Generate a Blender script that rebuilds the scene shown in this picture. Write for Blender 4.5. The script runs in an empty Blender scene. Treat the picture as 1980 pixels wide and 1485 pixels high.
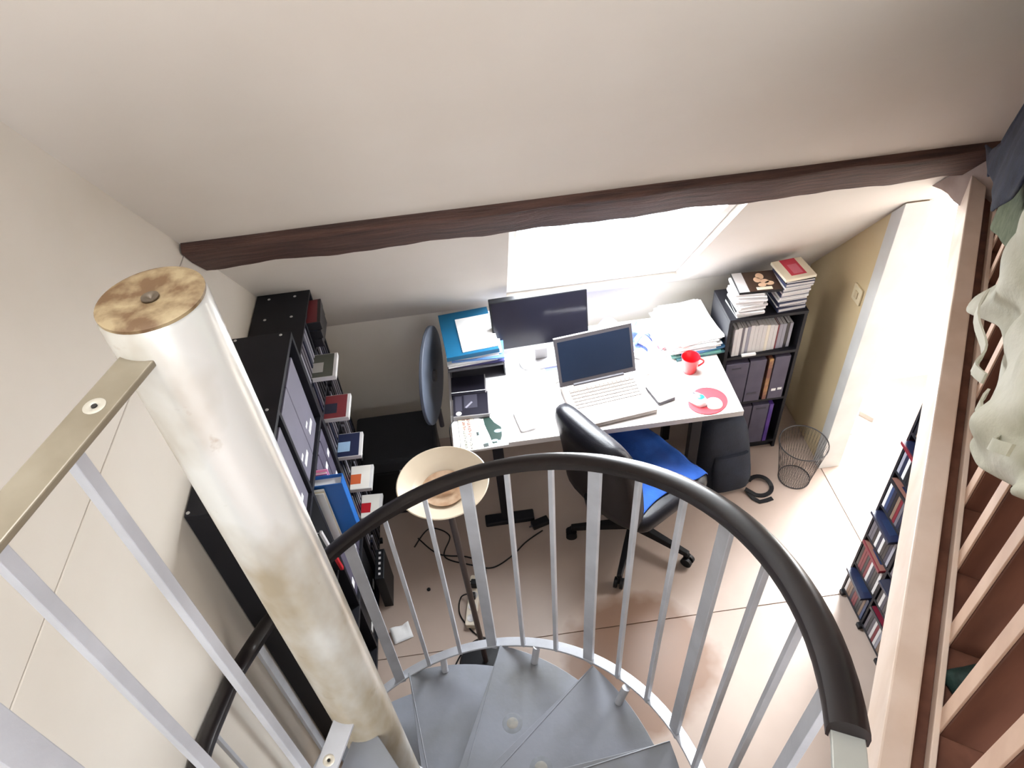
import bpy, bmesh, math, random
from mathutils import Vector, Matrix
PI = math.pi
random.seed(7)
SC = bpy.context.scene
COL = SC.collection

# ------------------------------------------------------------------ camera, world, lights, exposure
CAM_H = 3.1
FPX = 1421.59
PITCH, YAW, ROLL = 0.75780918, 0.04244827, -0.10223764
ca, sa, cb, sb, cg, sg = math.cos(PITCH), math.sin(PITCH), math.cos(YAW), math.sin(YAW), math.cos(ROLL), math.sin(ROLL)
_base = Matrix(((1, 0, 0), (0, 0, -1), (0, 1, 0)))
_R = Matrix(((cg, -sg, 0), (sg, cg, 0), (0, 0, 1))) @ Matrix(((1, 0, 0), (0, ca, -sa), (0, sa, ca))) @ _base @ Matrix(((cb, -sb, 0), (sb, cb, 0), (0, 0, 1)))
cam_data = bpy.data.cameras.new('camera')
cam_data.sensor_width = 36.0
cam_data.lens = 36.0 * FPX / 1980.0
cam_data.clip_start = 0.02
cam = bpy.data.objects.new('camera', cam_data)
COL.objects.link(cam)
_cm = Matrix((_R[0], -Vector(_R[1]), -Vector(_R[2]))).transposed().to_4x4()
cam.matrix_world = Matrix.Translation((0, 0, CAM_H)) @ _cm
SC.camera = cam

SC.view_settings.view_transform = 'Standard'
SC.view_settings.look = 'None'
SC.view_settings.gamma = 1.0
SC.view_settings.use_curve_mapping = False
SC.view_settings.exposure = 0.35

world = bpy.data.worlds.new('daylight')
SC.world = world
world.use_nodes = True
world.node_tree.nodes['Background'].inputs[0].default_value = (0.85, 0.93, 1.0, 1)
world.node_tree.nodes['Background'].inputs[1].default_value = 4.0

def area(name, loc, direction, sx, sy, watts, color, spread=180):
    l = bpy.data.lights.new(name, 'AREA')
    l.shape = 'RECTANGLE'; l.size = sx; l.size_y = sy; l.energy = watts; l.color = color
    l.spread = math.radians(spread)
    o = bpy.data.objects.new(name, l); COL.objects.link(o)
    o.location = loc
    o.rotation_euler = Vector(direction).to_track_quat('-Z', 'Y').to_euler()
    return o
NRM = Vector((0, 0.7602, 0.6497))              # outward normal of the roof slope
area('skylight_daylight', Vector((0.555, 2.50, 1.368)) + NRM * 0.24, -NRM, 1.0, 1.35, 120, (0.93, 0.97, 1.0))
area('side_room_daylight', Vector((2.15, 2.45, 1.427)) + NRM * 0.24, -NRM, 0.75, 0.95, 200, (0.97, 0.985, 1.0))
area('upper_fill_light', Vector((-0.25, 0.42, 3.80)) + NRM * 0.24, -NRM, 0.95, 0.95, 40, (0.95, 0.975, 1.0))  # added unseen source, brightens the stair and the slat edges
area('landing_fill_light', (0.35, -2.45, 3.0), (0, 1, -0.05), 1.7, 1.5, 72, (0.98, 0.985, 1.0))  # added fill from behind the camera

# ------------------------------------------------------------------ helpers
def S(r, g, b):
    def c(v):
        v /= 255.0
        return v / 12.92 if v <= 0.04045 else ((v + 0.055) / 1.055) ** 2.4
    return (c(r), c(g), c(b), 1.0)

MATS = {}
def M(name, col, rough=0.5, metal=0.0, col2=None, scale=6.0, amount=(0.35, 0.7), bump=0.0, bscale=60.0,
      stretch=(1, 1, 1), coat=0.0, detail=5.0, spec=0.5):
    if name in MATS: return MATS[name]
    m = bpy.data.materials.new(name); m.use_nodes = True
    nt = m.node_tree; b = nt.nodes['Principled BSDF']
    b.inputs['Base Color'].default_value = col
    b.inputs['Roughness'].default_value = rough
    b.inputs['Metallic'].default_value = metal
    b.inputs['Coat Weight'].default_value = coat
    b.inputs['Specular IOR Level'].default_value = spec
    if col2 is None:
        col2 = (col[0] * 0.86, col[1] * 0.86, col[2] * 0.86, 1)
    tc = nt.nodes.new('ShaderNodeTexCoord')
    mp = nt.nodes.new('ShaderNodeMapping'); mp.inputs['Scale'].default_value = stretch
    nt.links.new(tc.outputs['Object'], mp.inputs['Vector'])
    nz = nt.nodes.new('ShaderNodeTexNoise'); nz.inputs['Scale'].default_value = scale; nz.inputs['Detail'].default_value = detail
    nt.links.new(mp.outputs['Vector'], nz.inputs['Vector'])
    cr = nt.nodes.new('ShaderNodeValToRGB')
    cr.color_ramp.elements[0].position = amount[0]; cr.color_ramp.elements[0].color = col
    cr.color_ramp.elements[1].position = amount[1]; cr.color_ramp.elements[1].color = col2
    nt.links.new(nz.outputs['Fac'], cr.inputs['Fac'])
    nt.links.new(cr.outputs['Color'], b.inputs['Base Color'])
    if bump > 0:
        n2 = nt.nodes.new('ShaderNodeTexNoise'); n2.inputs['Scale'].default_value = bscale; n2.inputs['Detail'].default_value = 4
        nt.links.new(mp.outputs['Vector'], n2.inputs['Vector'])
        bp = nt.nodes.new('ShaderNodeBump'); bp.inputs['Strength'].default_value = bump; bp.inputs['Distance'].default_value = 0.01
        nt.links.new(n2.outputs['Fac'], bp.inputs['Height'])
        nt.links.new(bp.outputs['Normal'], b.inputs['Normal'])
    MATS[name] = m
    return m

class MB:
    def __init__(s): s.v = []; s.f = []
    def add(s, vs, fs, mtx=None):
        n = len(s.v)
        if mtx is not None: vs = [mtx @ Vector(p) for p in vs]
        s.v += [tuple(p) for p in vs]
        s.f += [tuple(i + n for i in f) for f in fs]
        return s
    def box(s, x0, x1, y0, y1, z0, z1, mtx=None):
        vs = [(x0, y0, z0), (x1, y0, z0), (x1, y1, z0), (x0, y1, z0), (x0, y0, z1), (x1, y0, z1), (x1, y1, z1), (x0, y1, z1)]
        return s.add(vs, [(0, 3, 2, 1), (4, 5, 6, 7), (0, 1, 5, 4), (1, 2, 6, 5), (2, 3, 7, 6), (3, 0, 4, 7)], mtx)
    def prism(s, poly, z0, z1, mtx=None):
        n = len(poly)
        vs = [(p[0], p[1], z0) for p in poly] + [(p[0], p[1], z1) for p in poly]
        fs = [tuple(range(n))[::-1], tuple(range(n, 2 * n))] + [(i, (i + 1) % n, n + (i + 1) % n, n + i) for i in range(n)]
        return s.add(vs, fs, mtx)
    def loft(s, rings, cap=True, closed=True):
        n = len(rings[0]); vs = [p for r in rings for p in r]; fs = []
        for k in range(len(rings) - 1):
            for i in range(n if closed else n - 1):
                j = (i + 1) % n
                fs.append((k * n + i, k * n + j, (k + 1) * n + j, (k + 1) * n + i))
        if cap and closed:
            fs.append(tuple(range(n))[::-1]); fs.append(tuple(range((len(rings) - 1) * n, len(rings) * n)))
        return s.add(vs, fs)
    def tube(s, pts, r, n=8, closed=False):
        pts = [Vector(p) for p in pts]; rings = []; up = None
        m = len(pts)
        for i, p in enumerate(pts):
            if closed: t = (pts[(i + 1) % m] - pts[i - 1])
            else: t = pts[min(i + 1, m - 1)] - pts[max(i - 1, 0)]
            if t.length < 1e-9: t = Vector((0, 0, 1))
            t.normalize()
            if up is None:
                up = Vector((0, 0, 1)) if abs(t.z) < 0.9 else Vector((1, 0, 0))
            a = up - t * up.dot(t)
            if a.length < 1e-6: a = t.orthogonal()
            a.normalize(); b = t.cross(a); up = a
            rr = r[i] if isinstance(r, (list, tuple)) else r
            rings.append([p + a * rr * math.cos(2 * PI * k / n) + b * rr * math.sin(2 * PI * k / n) for k in range(n)])
        if closed: rings.append(rings[0])
        return s.loft(rings, cap=not closed)
    def cyl(s, p0, p1, r0, r1=None, n=20):
        return s.tube([p0, p1], [r0, r0 if r1 is None else r1], n)
    def lathe(s, prof, n=40, c=(0, 0, 0)):
        rings = [[(c[0] + max(r, 1e-5) * math.cos(2 * PI * k / n), c[1] + max(r, 1e-5) * math.sin(2 * PI * k / n), c[2] + z) for k in range(n)] for r, z in prof]
        return s.loft(rings)
    def grid(s, fn, nu, nv):
        vs = [fn(i / nu, j / nv) for j in range(nv + 1) for i in range(nu + 1)]
        fs = [(j * (nu + 1) + i, j * (nu + 1) + i + 1, (j + 1) * (nu + 1) + i + 1, (j + 1) * (nu + 1) + i) for j in range(nv) for i in range(nu)]
        return s.add(vs, fs)
    def build(s, name, mat, parent=None, bevel=0.0, smooth=None, world=False, solid=0.0, subsurf=0, kind=None, segs=2):
        me = bpy.data.meshes.new(name)
        vs = s.v
        if world and parent is not None:
            m_ = parent.matrix_basis.copy(); q_ = parent.parent
            while q_ is not None: m_ = q_.matrix_basis @ m_; q_ = q_.parent
            inv = m_.inverted()
            vs = [tuple(inv @ Vector(p)) for p in vs]
        me.from_pydata(vs, [], s.f)
        if not solid:
            bm = bmesh.new(); bm.from_mesh(me)
            bmesh.ops.recalc_face_normals(bm, faces=bm.faces[:]); bm.to_mesh(me); bm.free()
        me.materials.append(mat)
        if smooth:
            me.shade_smooth()
            if smooth < 179: me.set_sharp_from_angle(angle=math.radians(smooth))
        o = bpy.data.objects.new(name, me); COL.objects.link(o)
        if parent is not None: o.parent = parent
        if solid:
            md = o.modifiers.new('thickness', 'SOLIDIFY'); md.thickness = solid; md.offset = 0
        if subsurf:
            md = o.modifiers.new('subdivision', 'SUBSURF'); md.levels = subsurf; md.render_levels = subsurf
        if bevel:
            md = o.modifiers.new('bevel', 'BEVEL'); md.width = bevel; md.segments = segs; md.limit_method = 'ANGLE'
        if kind: o['kind'] = kind
        return o

def B(x0, x1, y0, y1, z0, z1, mtx=None): return MB().box(x0, x1, y0, y1, z0, z1, mtx)
def tag(o, label, cat, group=None):
    o['label'] = label; o['category'] = cat
    if group: o['group'] = group
    return o
def thing(name, label, cat, loc=(0, 0, 0), rotz=0.0, group=None, rot=None):
    o = bpy.data.objects.new(name, None); COL.objects.link(o)
    o.empty_display_size = 0.05
    m = Matrix.Translation(loc) @ (rot.to_4x4() if rot is not None else Matrix.Rotation(rotz, 4, 'Z'))
    o.matrix_basis = m
    return tag(o, label, cat, group)
def struct(o):
    o['kind'] = 'structure'; return o
def dup(root, loc=None, rotz=None, label=None, group=None, tilt=None):
    r = root.copy(); COL.objects.link(r)
    if loc is not None: r.location = loc
    if rotz is not None: r.rotation_euler = (tilt[0] if tilt else 0, tilt[1] if tilt else 0, rotz)
    if label: r['label'] = label
    if group: r['group'] = group
    for ch in list(root.children):
        c = ch.copy(); COL.objects.link(c); c.parent = r
        for g in list(ch.children):
            d = g.copy(); COL.objects.link(d); d.parent = c
    return r
def RZ(a, o=(0, 0, 0)): return Matrix.Translation(o) @ Matrix.Rotation(a, 4, 'Z') @ Matrix.Translation(-Vector(o))
def rrect(x0, x1, y0, y1, r, n=5):
    out = []
    for cx_, cy_, a0 in ((x1 - r, y1 - r, 0), (x0 + r, y1 - r, PI / 2), (x0 + r, y0 + r, PI), (x1 - r, y0 + r, 1.5 * PI)):
        for k in range(n + 1):
            a = a0 + PI / 2 * k / n
            out.append((cx_ + r * math.cos(a), cy_ + r * math.sin(a)))
    return out
ORD = ['first', 'second', 'third', 'fourth', 'fifth', 'sixth', 'seventh', 'eighth', 'ninth', 'tenth', 'eleventh', 'twelfth', 'thirteenth', 'fourteenth', 'fifteenth', 'sixteenth']

# ------------------------------------------------------------------ materials
m_ceil = M('ceiling_plaster', S(215, 208, 200), 0.75, col2=S(207, 198, 188), scale=1.2, bump=0.35, bscale=2.2)
m_wall = M('wall_paint', S(219, 213, 204), 0.8, col2=S(210, 202, 190), scale=1.6, bump=0.05, bscale=30)
m_wallw = M('white_wall', S(236, 234, 230), 0.8)
m_wally = M('yellowed_wall', S(205, 187, 152), 0.8, col2=S(188, 168, 132), scale=2.0)
m_frame = M('white_frame', S(232, 232, 230), 0.5)
m_beam = M('old_oak_beam', S(92, 64, 55), 0.7, col2=S(54, 35, 31), scale=9, stretch=(0.5, 6, 6), bump=0.6, bscale=30, amount=(0.3, 0.68))
m_black = M('black_laminate', S(30, 30, 36), 0.5, col2=S(25, 25, 30), spec=0.25)
m_black2 = M('black_plastic', S(20, 21, 25), 0.45, spec=0.3)
m_gloss = M('black_leather', S(20, 20, 28), 0.38, col2=S(15, 15, 21), scale=30, bump=0.1, bscale=220, spec=0.35)
m_steel = M('grey_stair_paint', S(192, 195, 202), 0.36, 0.12, col2=S(174, 176, 182), scale=9, bump=0.05, bscale=80)
m_tread = M('grey_tread_paint', S(130, 134, 144), 0.38, 0.12, col2=S(112, 114, 116), scale=5, amount=(0.4, 0.75), bump=0.04, bscale=60)
m_rail = M('dark_brown_plastic', S(33, 27, 27), 0.28, col2=S(24, 20, 22), scale=10, spec=0.4)
m_white = M('white_paper', S(240, 240, 240), 0.7, col2=S(230, 231, 234))
m_cream = M('cream_paper', S(236, 228, 206), 0.7)
m_teal = M('teal_card', S(4, 96, 138), 0.5)
m_teal2 = M('dark_teal_card', S(52, 104, 112), 0.5)
m_grey = M('grey_plastic', S(150, 146, 148), 0.45)
m_lgrey = M('light_grey_plastic', S(196, 193, 194), 0.4)
m_dgrey = M('dark_grey_plastic', S(72, 70, 76), 0.45)
m_binder = M('slate_binder_card', S(84, 80, 98), 0.6, col2=S(72, 68, 86), scale=14)
m_lilac = M('lilac_box_card', S(106, 103, 118), 0.6)
m_red = M('red_glaze', S(196, 26, 38), 0.25, coat=0.3)
m_redpad = M('red_mat', S(196, 44, 56), 0.6)
m_blue = M('blue_card', S(30, 96, 172), 0.45)
m_chrome = M('bright_screw', S(205, 205, 205), 0.3, 0.6)
m_sill = M('pale_pine', S(238, 220, 206), 0.4, col2=S(222, 200, 182), scale=7, stretch=(1, 1, 1), amount=(0.35, 0.65))
m_slat = M('brown_stained_wood', S(118, 78, 62), 0.4, col2=S(88, 54, 43), scale=6, stretch=(3, 3, 0.5), amount=(0.35, 0.7))

# worn, cream painted steel of the centre pole
def pole_material():
    m = M('worn_pole_paint', S(216, 217, 214), 0.24, 0.3, col2=S(168, 156, 134), scale=4.5, amount=(0.40, 0.58), bump=0.06, bscale=18, stretch=(1, 1, 0.6))
    nt = m.node_tree; b = nt.nodes['Principled BSDF']
    src = b.inputs['Base Color'].links[0].from_socket
    tc = nt.nodes.new('ShaderNodeTexCoord')
    nz = nt.nodes.new('ShaderNodeTexNoise'); nz.inputs['Scale'].default_value = 26; nz.inputs['Detail'].default_value = 6
    nt.links.new(tc.outputs['Object'], nz.inputs['Vector'])
    cr = nt.nodes.new('ShaderNodeValToRGB')
    cr.color_ramp.elements[0].position = 0.66; cr.color_ramp.elements[0].color = (0, 0, 0, 1)
    cr.color_ramp.elements[1].position = 0.80; cr.color_ramp.elements[1].color = (1, 1, 1, 1)
    nt.links.new(nz.outputs['Fac'], cr.inputs['Fac'])
    mix = nt.nodes.new('ShaderNodeMix'); mix.data_type = 'RGBA'
    mix.inputs[7].default_value = S(164, 152, 132)
    nt.links.new(cr.outputs['Color'], mix.inputs[0]); nt.links.new(src, mix.inputs[6])
    nt.links.new(mix.outputs[2], b.inputs['Base Color'])
    return m
m_pole = pole_material()
m_cap = M('rusty_cap', S(94, 68, 40), 0.6, 0.0, col2=S(146, 128, 96), scale=30, amount=(0.44, 0.62), bump=0.15, bscale=30)

# floor: beige lino with a worn brown stain
def floor_material():
    m = M('beige_lino', S(178, 161, 150), 0.4, col2=S(168, 150, 138), scale=3, amount=(0.3, 0.7))
    nt = m.node_tree; b = nt.nodes['Principled BSDF']
    src = b.inputs['Base Color'].links[0].from_socket
    tc = nt.nodes.new('ShaderNodeTexCoord')
    nz = nt.nodes.new('ShaderNodeTexNoise'); nz.inputs['Scale'].default_value = 5; nz.inputs['Detail'].default_value = 3
    nt.links.new(tc.outputs['Object'], nz.inputs['Vector'])
    mx = nt.nodes.new('ShaderNodeVectorMath'); mx.operation = 'MULTIPLY_ADD'
    mx.inputs[1].default_value = (0.22, 0.22, 0.0)
    nt.links.new(nz.outputs['Color'], mx.inputs[0]); nt.links.new(tc.outputs['Object'], mx.inputs[2])
    sb_ = nt.nodes.new('ShaderNodeVectorMath'); sb_.operation = 'SUBTRACT'; sb_.inputs[1].default_value = (0.60, 1.56, 0)
    nt.links.new(mx.outputs[0], sb_.inputs[0])
    sc_ = nt.nodes.new('ShaderNodeVectorMath'); sc_.operation = 'MULTIPLY'; sc_.inputs[1].default_value = (1.0, 1.1, 0)
    nt.links.new(sb_.outputs[0], sc_.inputs[0])
    ln = nt.nodes.new('ShaderNodeVectorMath'); ln.operation = 'LENGTH'
    nt.links.new(sc_.outputs[0], ln.inputs[0])
    cr = nt.nodes.new('ShaderNodeValToRGB')
    cr.color_ramp.elements[0].position = 0.30; cr.color_ramp.elements[0].color = (1, 1, 1, 1)
    cr.color_ramp.elements[1].position = 0.36; cr.color_ramp.elements[1].color = (0, 0, 0, 1)
    nt.links.new(ln.outputs['Value'], cr.inputs['Fac'])
    mix = nt.nodes.new('ShaderNodeMix'); mix.data_type = 'RGBA'
    mix.inputs[7].default_value = S(136, 108, 90)
    nt.links.new(cr.outputs['Color'], mix.inputs[0]); nt.links.new(src, mix.inputs[6])
    nt.links.new(mix.outputs[2], b.inputs['Base Color'])
    return m
m_floor = floor_material()

def glass_material():
    m = bpy.data.materials.new('window_glass'); m.use_nodes = True
    nt = m.node_tree; nt.nodes.clear()
    out = nt.nodes.new('ShaderNodeOutputMaterial'); mix = nt.nodes.new('ShaderNodeMixShader')
    tr = nt.nodes.new('ShaderNodeBsdfTransparent'); gl = nt.nodes.new('ShaderNodeBsdfGlossy'); gl.inputs['Roughness'].default_value = 0.02
    mix.inputs[0].default_value = 0.05
    nt.links.new(tr.outputs[0], mix.inputs[1]); nt.links.new(gl.outputs[0], mix.inputs[2])
    nt.links.new(mix.outputs[0], out.inputs[0])
    return m
m_glass = glass_material()

# ------------------------------------------------------------------ the setting
XL, XR, YK, ZK, SL = -0.86, 1.67, 2.90, 0.90, 1.17       # left wall, right wall, knee wall, its height, roof slope
def roof_z(y): return ZK + SL * (YK - y)
XN = 2.62                                                # far wall of the side room

fl = struct(B(XL - 0.1, 4.2, -2.5, 3.1, -0.12, -0.006).build('floor', m_floor))
for x0, x1, y0, y1 in ((XL, XR, 1.612, YK), (XL, XR, 0.0, 1.609), (XL, XR, -2.3, -0.003), (XR + 0.004, XN, 1.0, YK)):
    B(x0, x1, y0, y1, -0.006, 0.0).build('floor_sheet', m_floor, fl, bevel=0.0015)

# roof slope with two roof windows and an added upper one cut into it; (x, y along the slope) strips with a real thickness
T = 0.20
def slope_piece(mb, x0, x1, ya, yb):
    q = NRM * T
    vs = []
    for (x, y) in ((x0, ya), (x1, ya), (x1, yb), (x0, yb)):
        vs.append(Vector((x, y, roof_z(y))))
    mb.add(vs + [p + q for p in vs], [(0, 1, 2, 3), (7, 6, 5, 4), (0, 4, 5, 1), (1, 5, 6, 2), (2, 6, 7, 3), (3, 7, 4, 0)])
W1 = (0.135, 0.97, 2.155, 2.845)
W2 = (1.86, 2.44, 2.20, 2.72)
W4 = (-0.65, 0.15, 0.12, 0.72)  # added opening above the view for the upper fill
mb = MB()
YTOP = -0.05
slope_piece(mb, XL - 0.1, 4.2, W4[3], W1[2])
slope_piece(mb, XL - 0.1, 4.2, YTOP, W4[2])
slope_piece(mb, XL - 0.1, W4[0], W4[2], W4[3])
slope_piece(mb, W4[1], 4.2, W4[2], W4[3])
slope_piece(mb, XL - 0.1, W1[0], W1[2], 3.1)
slope_piece(mb, W1[1], W2[0], W1[2], 3.1)
slope_piece(mb, W1[0], W1[1], W1[3], 3.1)
slope_piece(mb, W2[0], W2[1], W1[2], W2[2])
slope_piece(mb, W2[0], W2[1], W2[3], 3.1)
slope_piece(mb, W2[1], 4.2, W1[2], 3.1)
ZC = roof_z(YTOP)
mb.box(XL - 0.1, 4.2, -2.5, YTOP + 0.1, ZC, ZC + 0.15)
struct(mb.build('ceiling', m_ceil))

def roof_window(n, w):
    x0, x1, ya, yb = w
    fr = MB(); wd = 0.035
    def strip(mb, xa, xb, y0, y1, d0, d1):
        a = [Vector((x, y, roof_z(y))) for (x, y) in ((xa, y0), (xb, y0), (xb, y1), (xa, y1))]
        mb.add([p + NRM * d0 for p in a] + [p + NRM * d1 for p in a], [(0, 1, 2, 3), (7, 6, 5, 4), (0, 4, 5, 1), (1, 5, 6, 2), (2, 6, 7, 3), (3, 7, 4, 0)])
    strip(fr, x0, x1, ya, ya + 0.03, T * 0.16, T * 0.46); strip(fr, x0, x1, yb - 0.03, yb, T * 0.16, T * 0.46)
    strip(fr, x0, x0 + wd, ya + 0.03, yb - 0.03, T * 0.16, T * 0.46); strip(fr, x1 - wd, x1, ya + 0.03, yb - 0.03, T * 0.16, T * 0.46)
    f = struct(fr.build('window_%d' % n, m_frame, bevel=0.003))
    g = MB(); strip(g, x0 + wd, x1 - wd, ya + 0.03, yb - 0.03, T * 0.27, T * 0.30)
    g.build('pane', m_glass, f)
roof_window(1, W1); roof_window(2, W2); roof_window(4, W4)  # window 4 is added, above the view, for the upper fill

# left wall: two boarded panels that meet in a joint at the height of the upper floor
wl = struct(B(XL - 0.12, XL - 0.006, -2.5, 3.1, -0.1, 4.5).build('wall_left', m_wall))
B(XL - 0.006, XL, -2.3, YK, 0.0, 1.928).build('wall_panel', m_wall, wl, bevel=0.002)
B(XL - 0.006, XL - 0.001, -2.3, YK, 1.9305, 4.4).build('wall_panel', m_wall, wl, bevel=0.002)
struct(B(XL, XN + 0.1, YK, YK + 0.1, 0.0, ZK + 0.1).build('wall_back', m_wall))
# right wall with the doorway
DY0, DY1 = 1.70, 2.335
wr = MB()
wr.add([(x, y, z) for x in (XR, XR + 0.09) for y, z in ((DY1, 0), (YK, 0), (YK, 0.92), (DY1, 1.57))], [(0, 1, 2, 3), (7, 6, 5, 4), (0, 4, 5, 1), (1, 5, 6, 2), (2, 6, 7, 3), (3, 7, 4, 0)])
wr.box(XR, XR + 0.09, -2.3, DY0, 0, 1.70)
struct(wr.build('wall_right', m_wally))
struct(B(XR + 0.001, XR + 0.08, DY0, 1.78, 1.71, 2.2).build('wall_right_lintel', m_wallw))
dc = MB()
dc.add([(x, y, z) for x in (XR - 0.012, XR + 0.10) for y, z in ((DY1 - 0.012, 0), (DY1 + 0.055, 0), (DY1 + 0.055, 1.488), (DY1 - 0.012, 1.566))], [(0, 1, 2, 3), (7, 6, 5, 4), (0, 4, 5, 1), (1, 5, 6, 2), (2, 6, 7, 3), (3, 7, 4, 0)])
dc.box(XR - 0.012, XR + 0.10, DY0 - 0.05, DY0 + 0.012, 0, 1.72)
struct(dc.build('door_1_frame', M('grey_door_frame', S(200, 200, 198), 0.5), bevel=0.002)).name = 'door_1'
# side room
struct(B(XN, XN + 0.1, 0.9, 3.0, 0, 2.6).build('wall_side_room', m_wallw))
struct(B(XR + 0.09, XN, 0.9, 1.0, 0, 1.70).build('wall_side_room_front', m_wallw))
struct(B(XR + 0.095, XN, YK - 0.012, YK, 0.0, 0.07).build('baseboard_back', m_wallw))
# room closing behind the photographer, with an added window for the fill light
wf = MB()
wf.box(XL - 0.1, -0.5, -2.4, -2.3, 0, ZC); wf.box(1.2, 4.2, -2.4, -2.3, 0, ZC)
wf.box(-0.5, 1.2, -2.4, -2.3, 0, 2.25); wf.box(-0.5, 1.2, -2.4, -2.3, 3.75, ZC)
struct(wf.build('wall_front', m_wall))
w3 = MB()
w3.box(-0.5, -0.45, -2.37, -2.32, 2.25, 3.75); w3.box(1.15, 1.2, -2.37, -2.32, 2.25, 3.75); w3.box(-0.45, 1.15, -2.37, -2.32, 2.25, 2.30)
w3.box(-0.45, 1.15, -2.37, -2.32, 3.70, 3.75); w3.box(0.325, 0.375, -2.37, -2.32, 2.30, 3.70)
w3o = struct(w3.build('window_3', m_frame, bevel=0.003))  # added window behind the camera for the fill light
MB().box(-0.45, 0.325, -2.35, -2.345, 2.3, 3.7).box(0.375, 1.15, -2.35, -2.345, 2.3, 3.7).build('pane', m_glass, w3o)
struct(B(4.1, 4.2, -2.4, 3.0, 1.7, 4.5).build('wall_landing', m_wall))

# purlin under the slope, waney lower edge, with the stub of a brace at the right end
def beam_mesh():
    mb = MB(); n = 90; rings = []
    U = Vector((0, -0.6497, 0.7602))                     # up along the slope
    rnd = random.Random(3)
    ph = [rnd.uniform(0, 6.28) for _ in range(6)]
    for i in range(n + 1):
        x = XL + 0.004 + (XR - XL - 0.008) * i / n
        wob = 0.003 * math.sin(9 * x + ph[0]) + 0.0025 * math.sin(23 * x + ph[1]) + 0.002 * math.sin(51 * x + ph[2])
        up = 0.002 * math.sin(7 * x + ph[3])
        lo = -0.10 + wob * 1.6
        c0 = Vector((x, 2.053, roof_z(2.053)))
        hi = 0.108 + up
        pr = -0.030 + 0.003 * math.sin(14 * x + ph[4])
        sec = [(hi, 0.02), (hi, pr + 0.004), (hi - 0.006, pr), (0.03, pr - 0.004 + 0.002 * math.sin(31 * x)), (lo + 0.012, pr), (lo, pr + 0.012), (lo, 0.02)]
        rings.append([c0 + U * a + NRM * b for a, b in sec])
    return mb.loft(rings)
bm_ = struct(beam_mesh().build('trim_1', m_beam, smooth=40))
# plaster left between purlin and doorway head, with a broken lower edge
yz = [(2.222, 1.692), (2.17, 1.706), (2.13, 1.711), (2.09, 1.704), (2.05, 1.708), (2.022, 1.703), (1.985, 1.712), (1.93, 1.708), (1.78, 1.71), (1.78, 2.205), (2.0, 1.948), (2.155, 1.766)]
br = MB(); br.add([(x, y, z) for x in (XR - 0.006, XR + 0.085) for y, z in yz], [tuple(range(12)), tuple(range(23, 11, -1))] + [(k, (k + 1) % 12, 12 + (k + 1) % 12, 12 + k) for k in range(12)])
br.build('broken_plaster', M('grey_plaster', S(168, 150, 142), 0.8, col2=S(142, 124, 118), scale=9), bm_)

# ------------------------------------------------------------------ upper floor and slatted balustrade
P0 = Vector((0.666, 0.424, 0)); SD = Vector((0.559, 0.829, 0)); ND = Vector((-0.829, 0.559, 0))
def Q(s, o, z): return P0 + SD * s + ND * o + Vector((0, 0, z))
def qbox(mb, s0, s1, o0, o1, z0, z1):
    vs = [Q(s, o, z) for z in (z0, z1) for (s, o) in ((s0, o0), (s1, o0), (s1, o1), (s0, o1))]
    return mb.add(vs, [(0, 3, 2, 1), (4, 5, 6, 7), (0, 1, 5, 4), (1, 2, 6, 5), (2, 3, 7, 6), (3, 0, 4, 7)])
e0 = Q(-0.42, 0.0, 0); e1 = Q(1.98, 0.0, 0)
mezz = MB().prism([(e0.x, e0.y), (e1.x, e1.y), (4.1, 2.1), (4.1, -2.3), (-0.86, -2.3), (-0.86, -0.42), (-0.2, -0.42)], 1.70, 1.775)
struct(mezz.build('floor_upper', M('upper_floor_boards', S(142, 100, 80), 0.5, col2=S(118, 80, 62), scale=5, stretch=(1, 6, 1))))
bal = thing('slatted_balustrade', 'brown wooden slatted balustrade on a pale plank along the upper floor edge', 'balustrade', Q(0.6, 0, 1.775))
SE = 1.99
qbox(MB(), -0.40, SE, 0.036, 0.083, 1.66, 1.822).build('edge_plank', m_sill, bal, world=True, bevel=0.004)
qbox(MB(), -0.40, SE, 0.011, 0.0365, 1.66, 1.79).build('groove_board', m_slat, bal, world=True, bevel=0.002)
qbox(MB(), -0.40, SE, 0.0005, 0.011, 1.70, 1.818).build('inner_strip', m_sill, bal, world=True, bevel=0.002)
qbox(MB(), -0.40, SE - 0.02, -0.16, 0.0, 1.775, 1.80).build('bottom_rail', m_slat, bal, world=True, bevel=0.002)
proto = None
for k in range(-2, 10):
    s = 0.168 * k
    if proto is None:
        proto = MB().box(-0.020, 0.020, -0.115, -0.003, 0, 0.90).build('slat', m_slat, bal, bevel=0.003)
        o = proto
        edge_ = MB().box(-0.0205, 0.0205, -0.0028, 0.0015, 0, 0.90).build('slat_lit_edge', M('slat_edge_painted_light', S(214, 184, 162), 0.45, col2=S(190, 156, 134), scale=8), proto, bevel=0.001)  # paler strip puts the window light on the slat front into its colour
    else:
        o = proto.copy(); COL.objects.link(o); o.parent = bal
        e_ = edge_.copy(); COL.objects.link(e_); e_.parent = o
    p = bal.matrix_basis.inverted() @ Q(s, 0, 1.80)
    # slat's long side points away from the stairwell
    w_ = Q(s + 0.02, -0.003, 0)
    hh = min(0.90, roof_z(w_.y) - 0.03 - 1.80) / 0.90
    o.matrix_basis = Matrix.Translation(p) @ Matrix((SD, ND, Vector((0, 0, 1)))).transposed().to_4x4() @ Matrix.Diagonal((1, 1, hh, 1))
qbox(MB(), -0.40, 1.02, -0.125, 0.008, 2.70, 2.735).build('top_rail', m_slat, bal, world=True, bevel=0.004)

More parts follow.
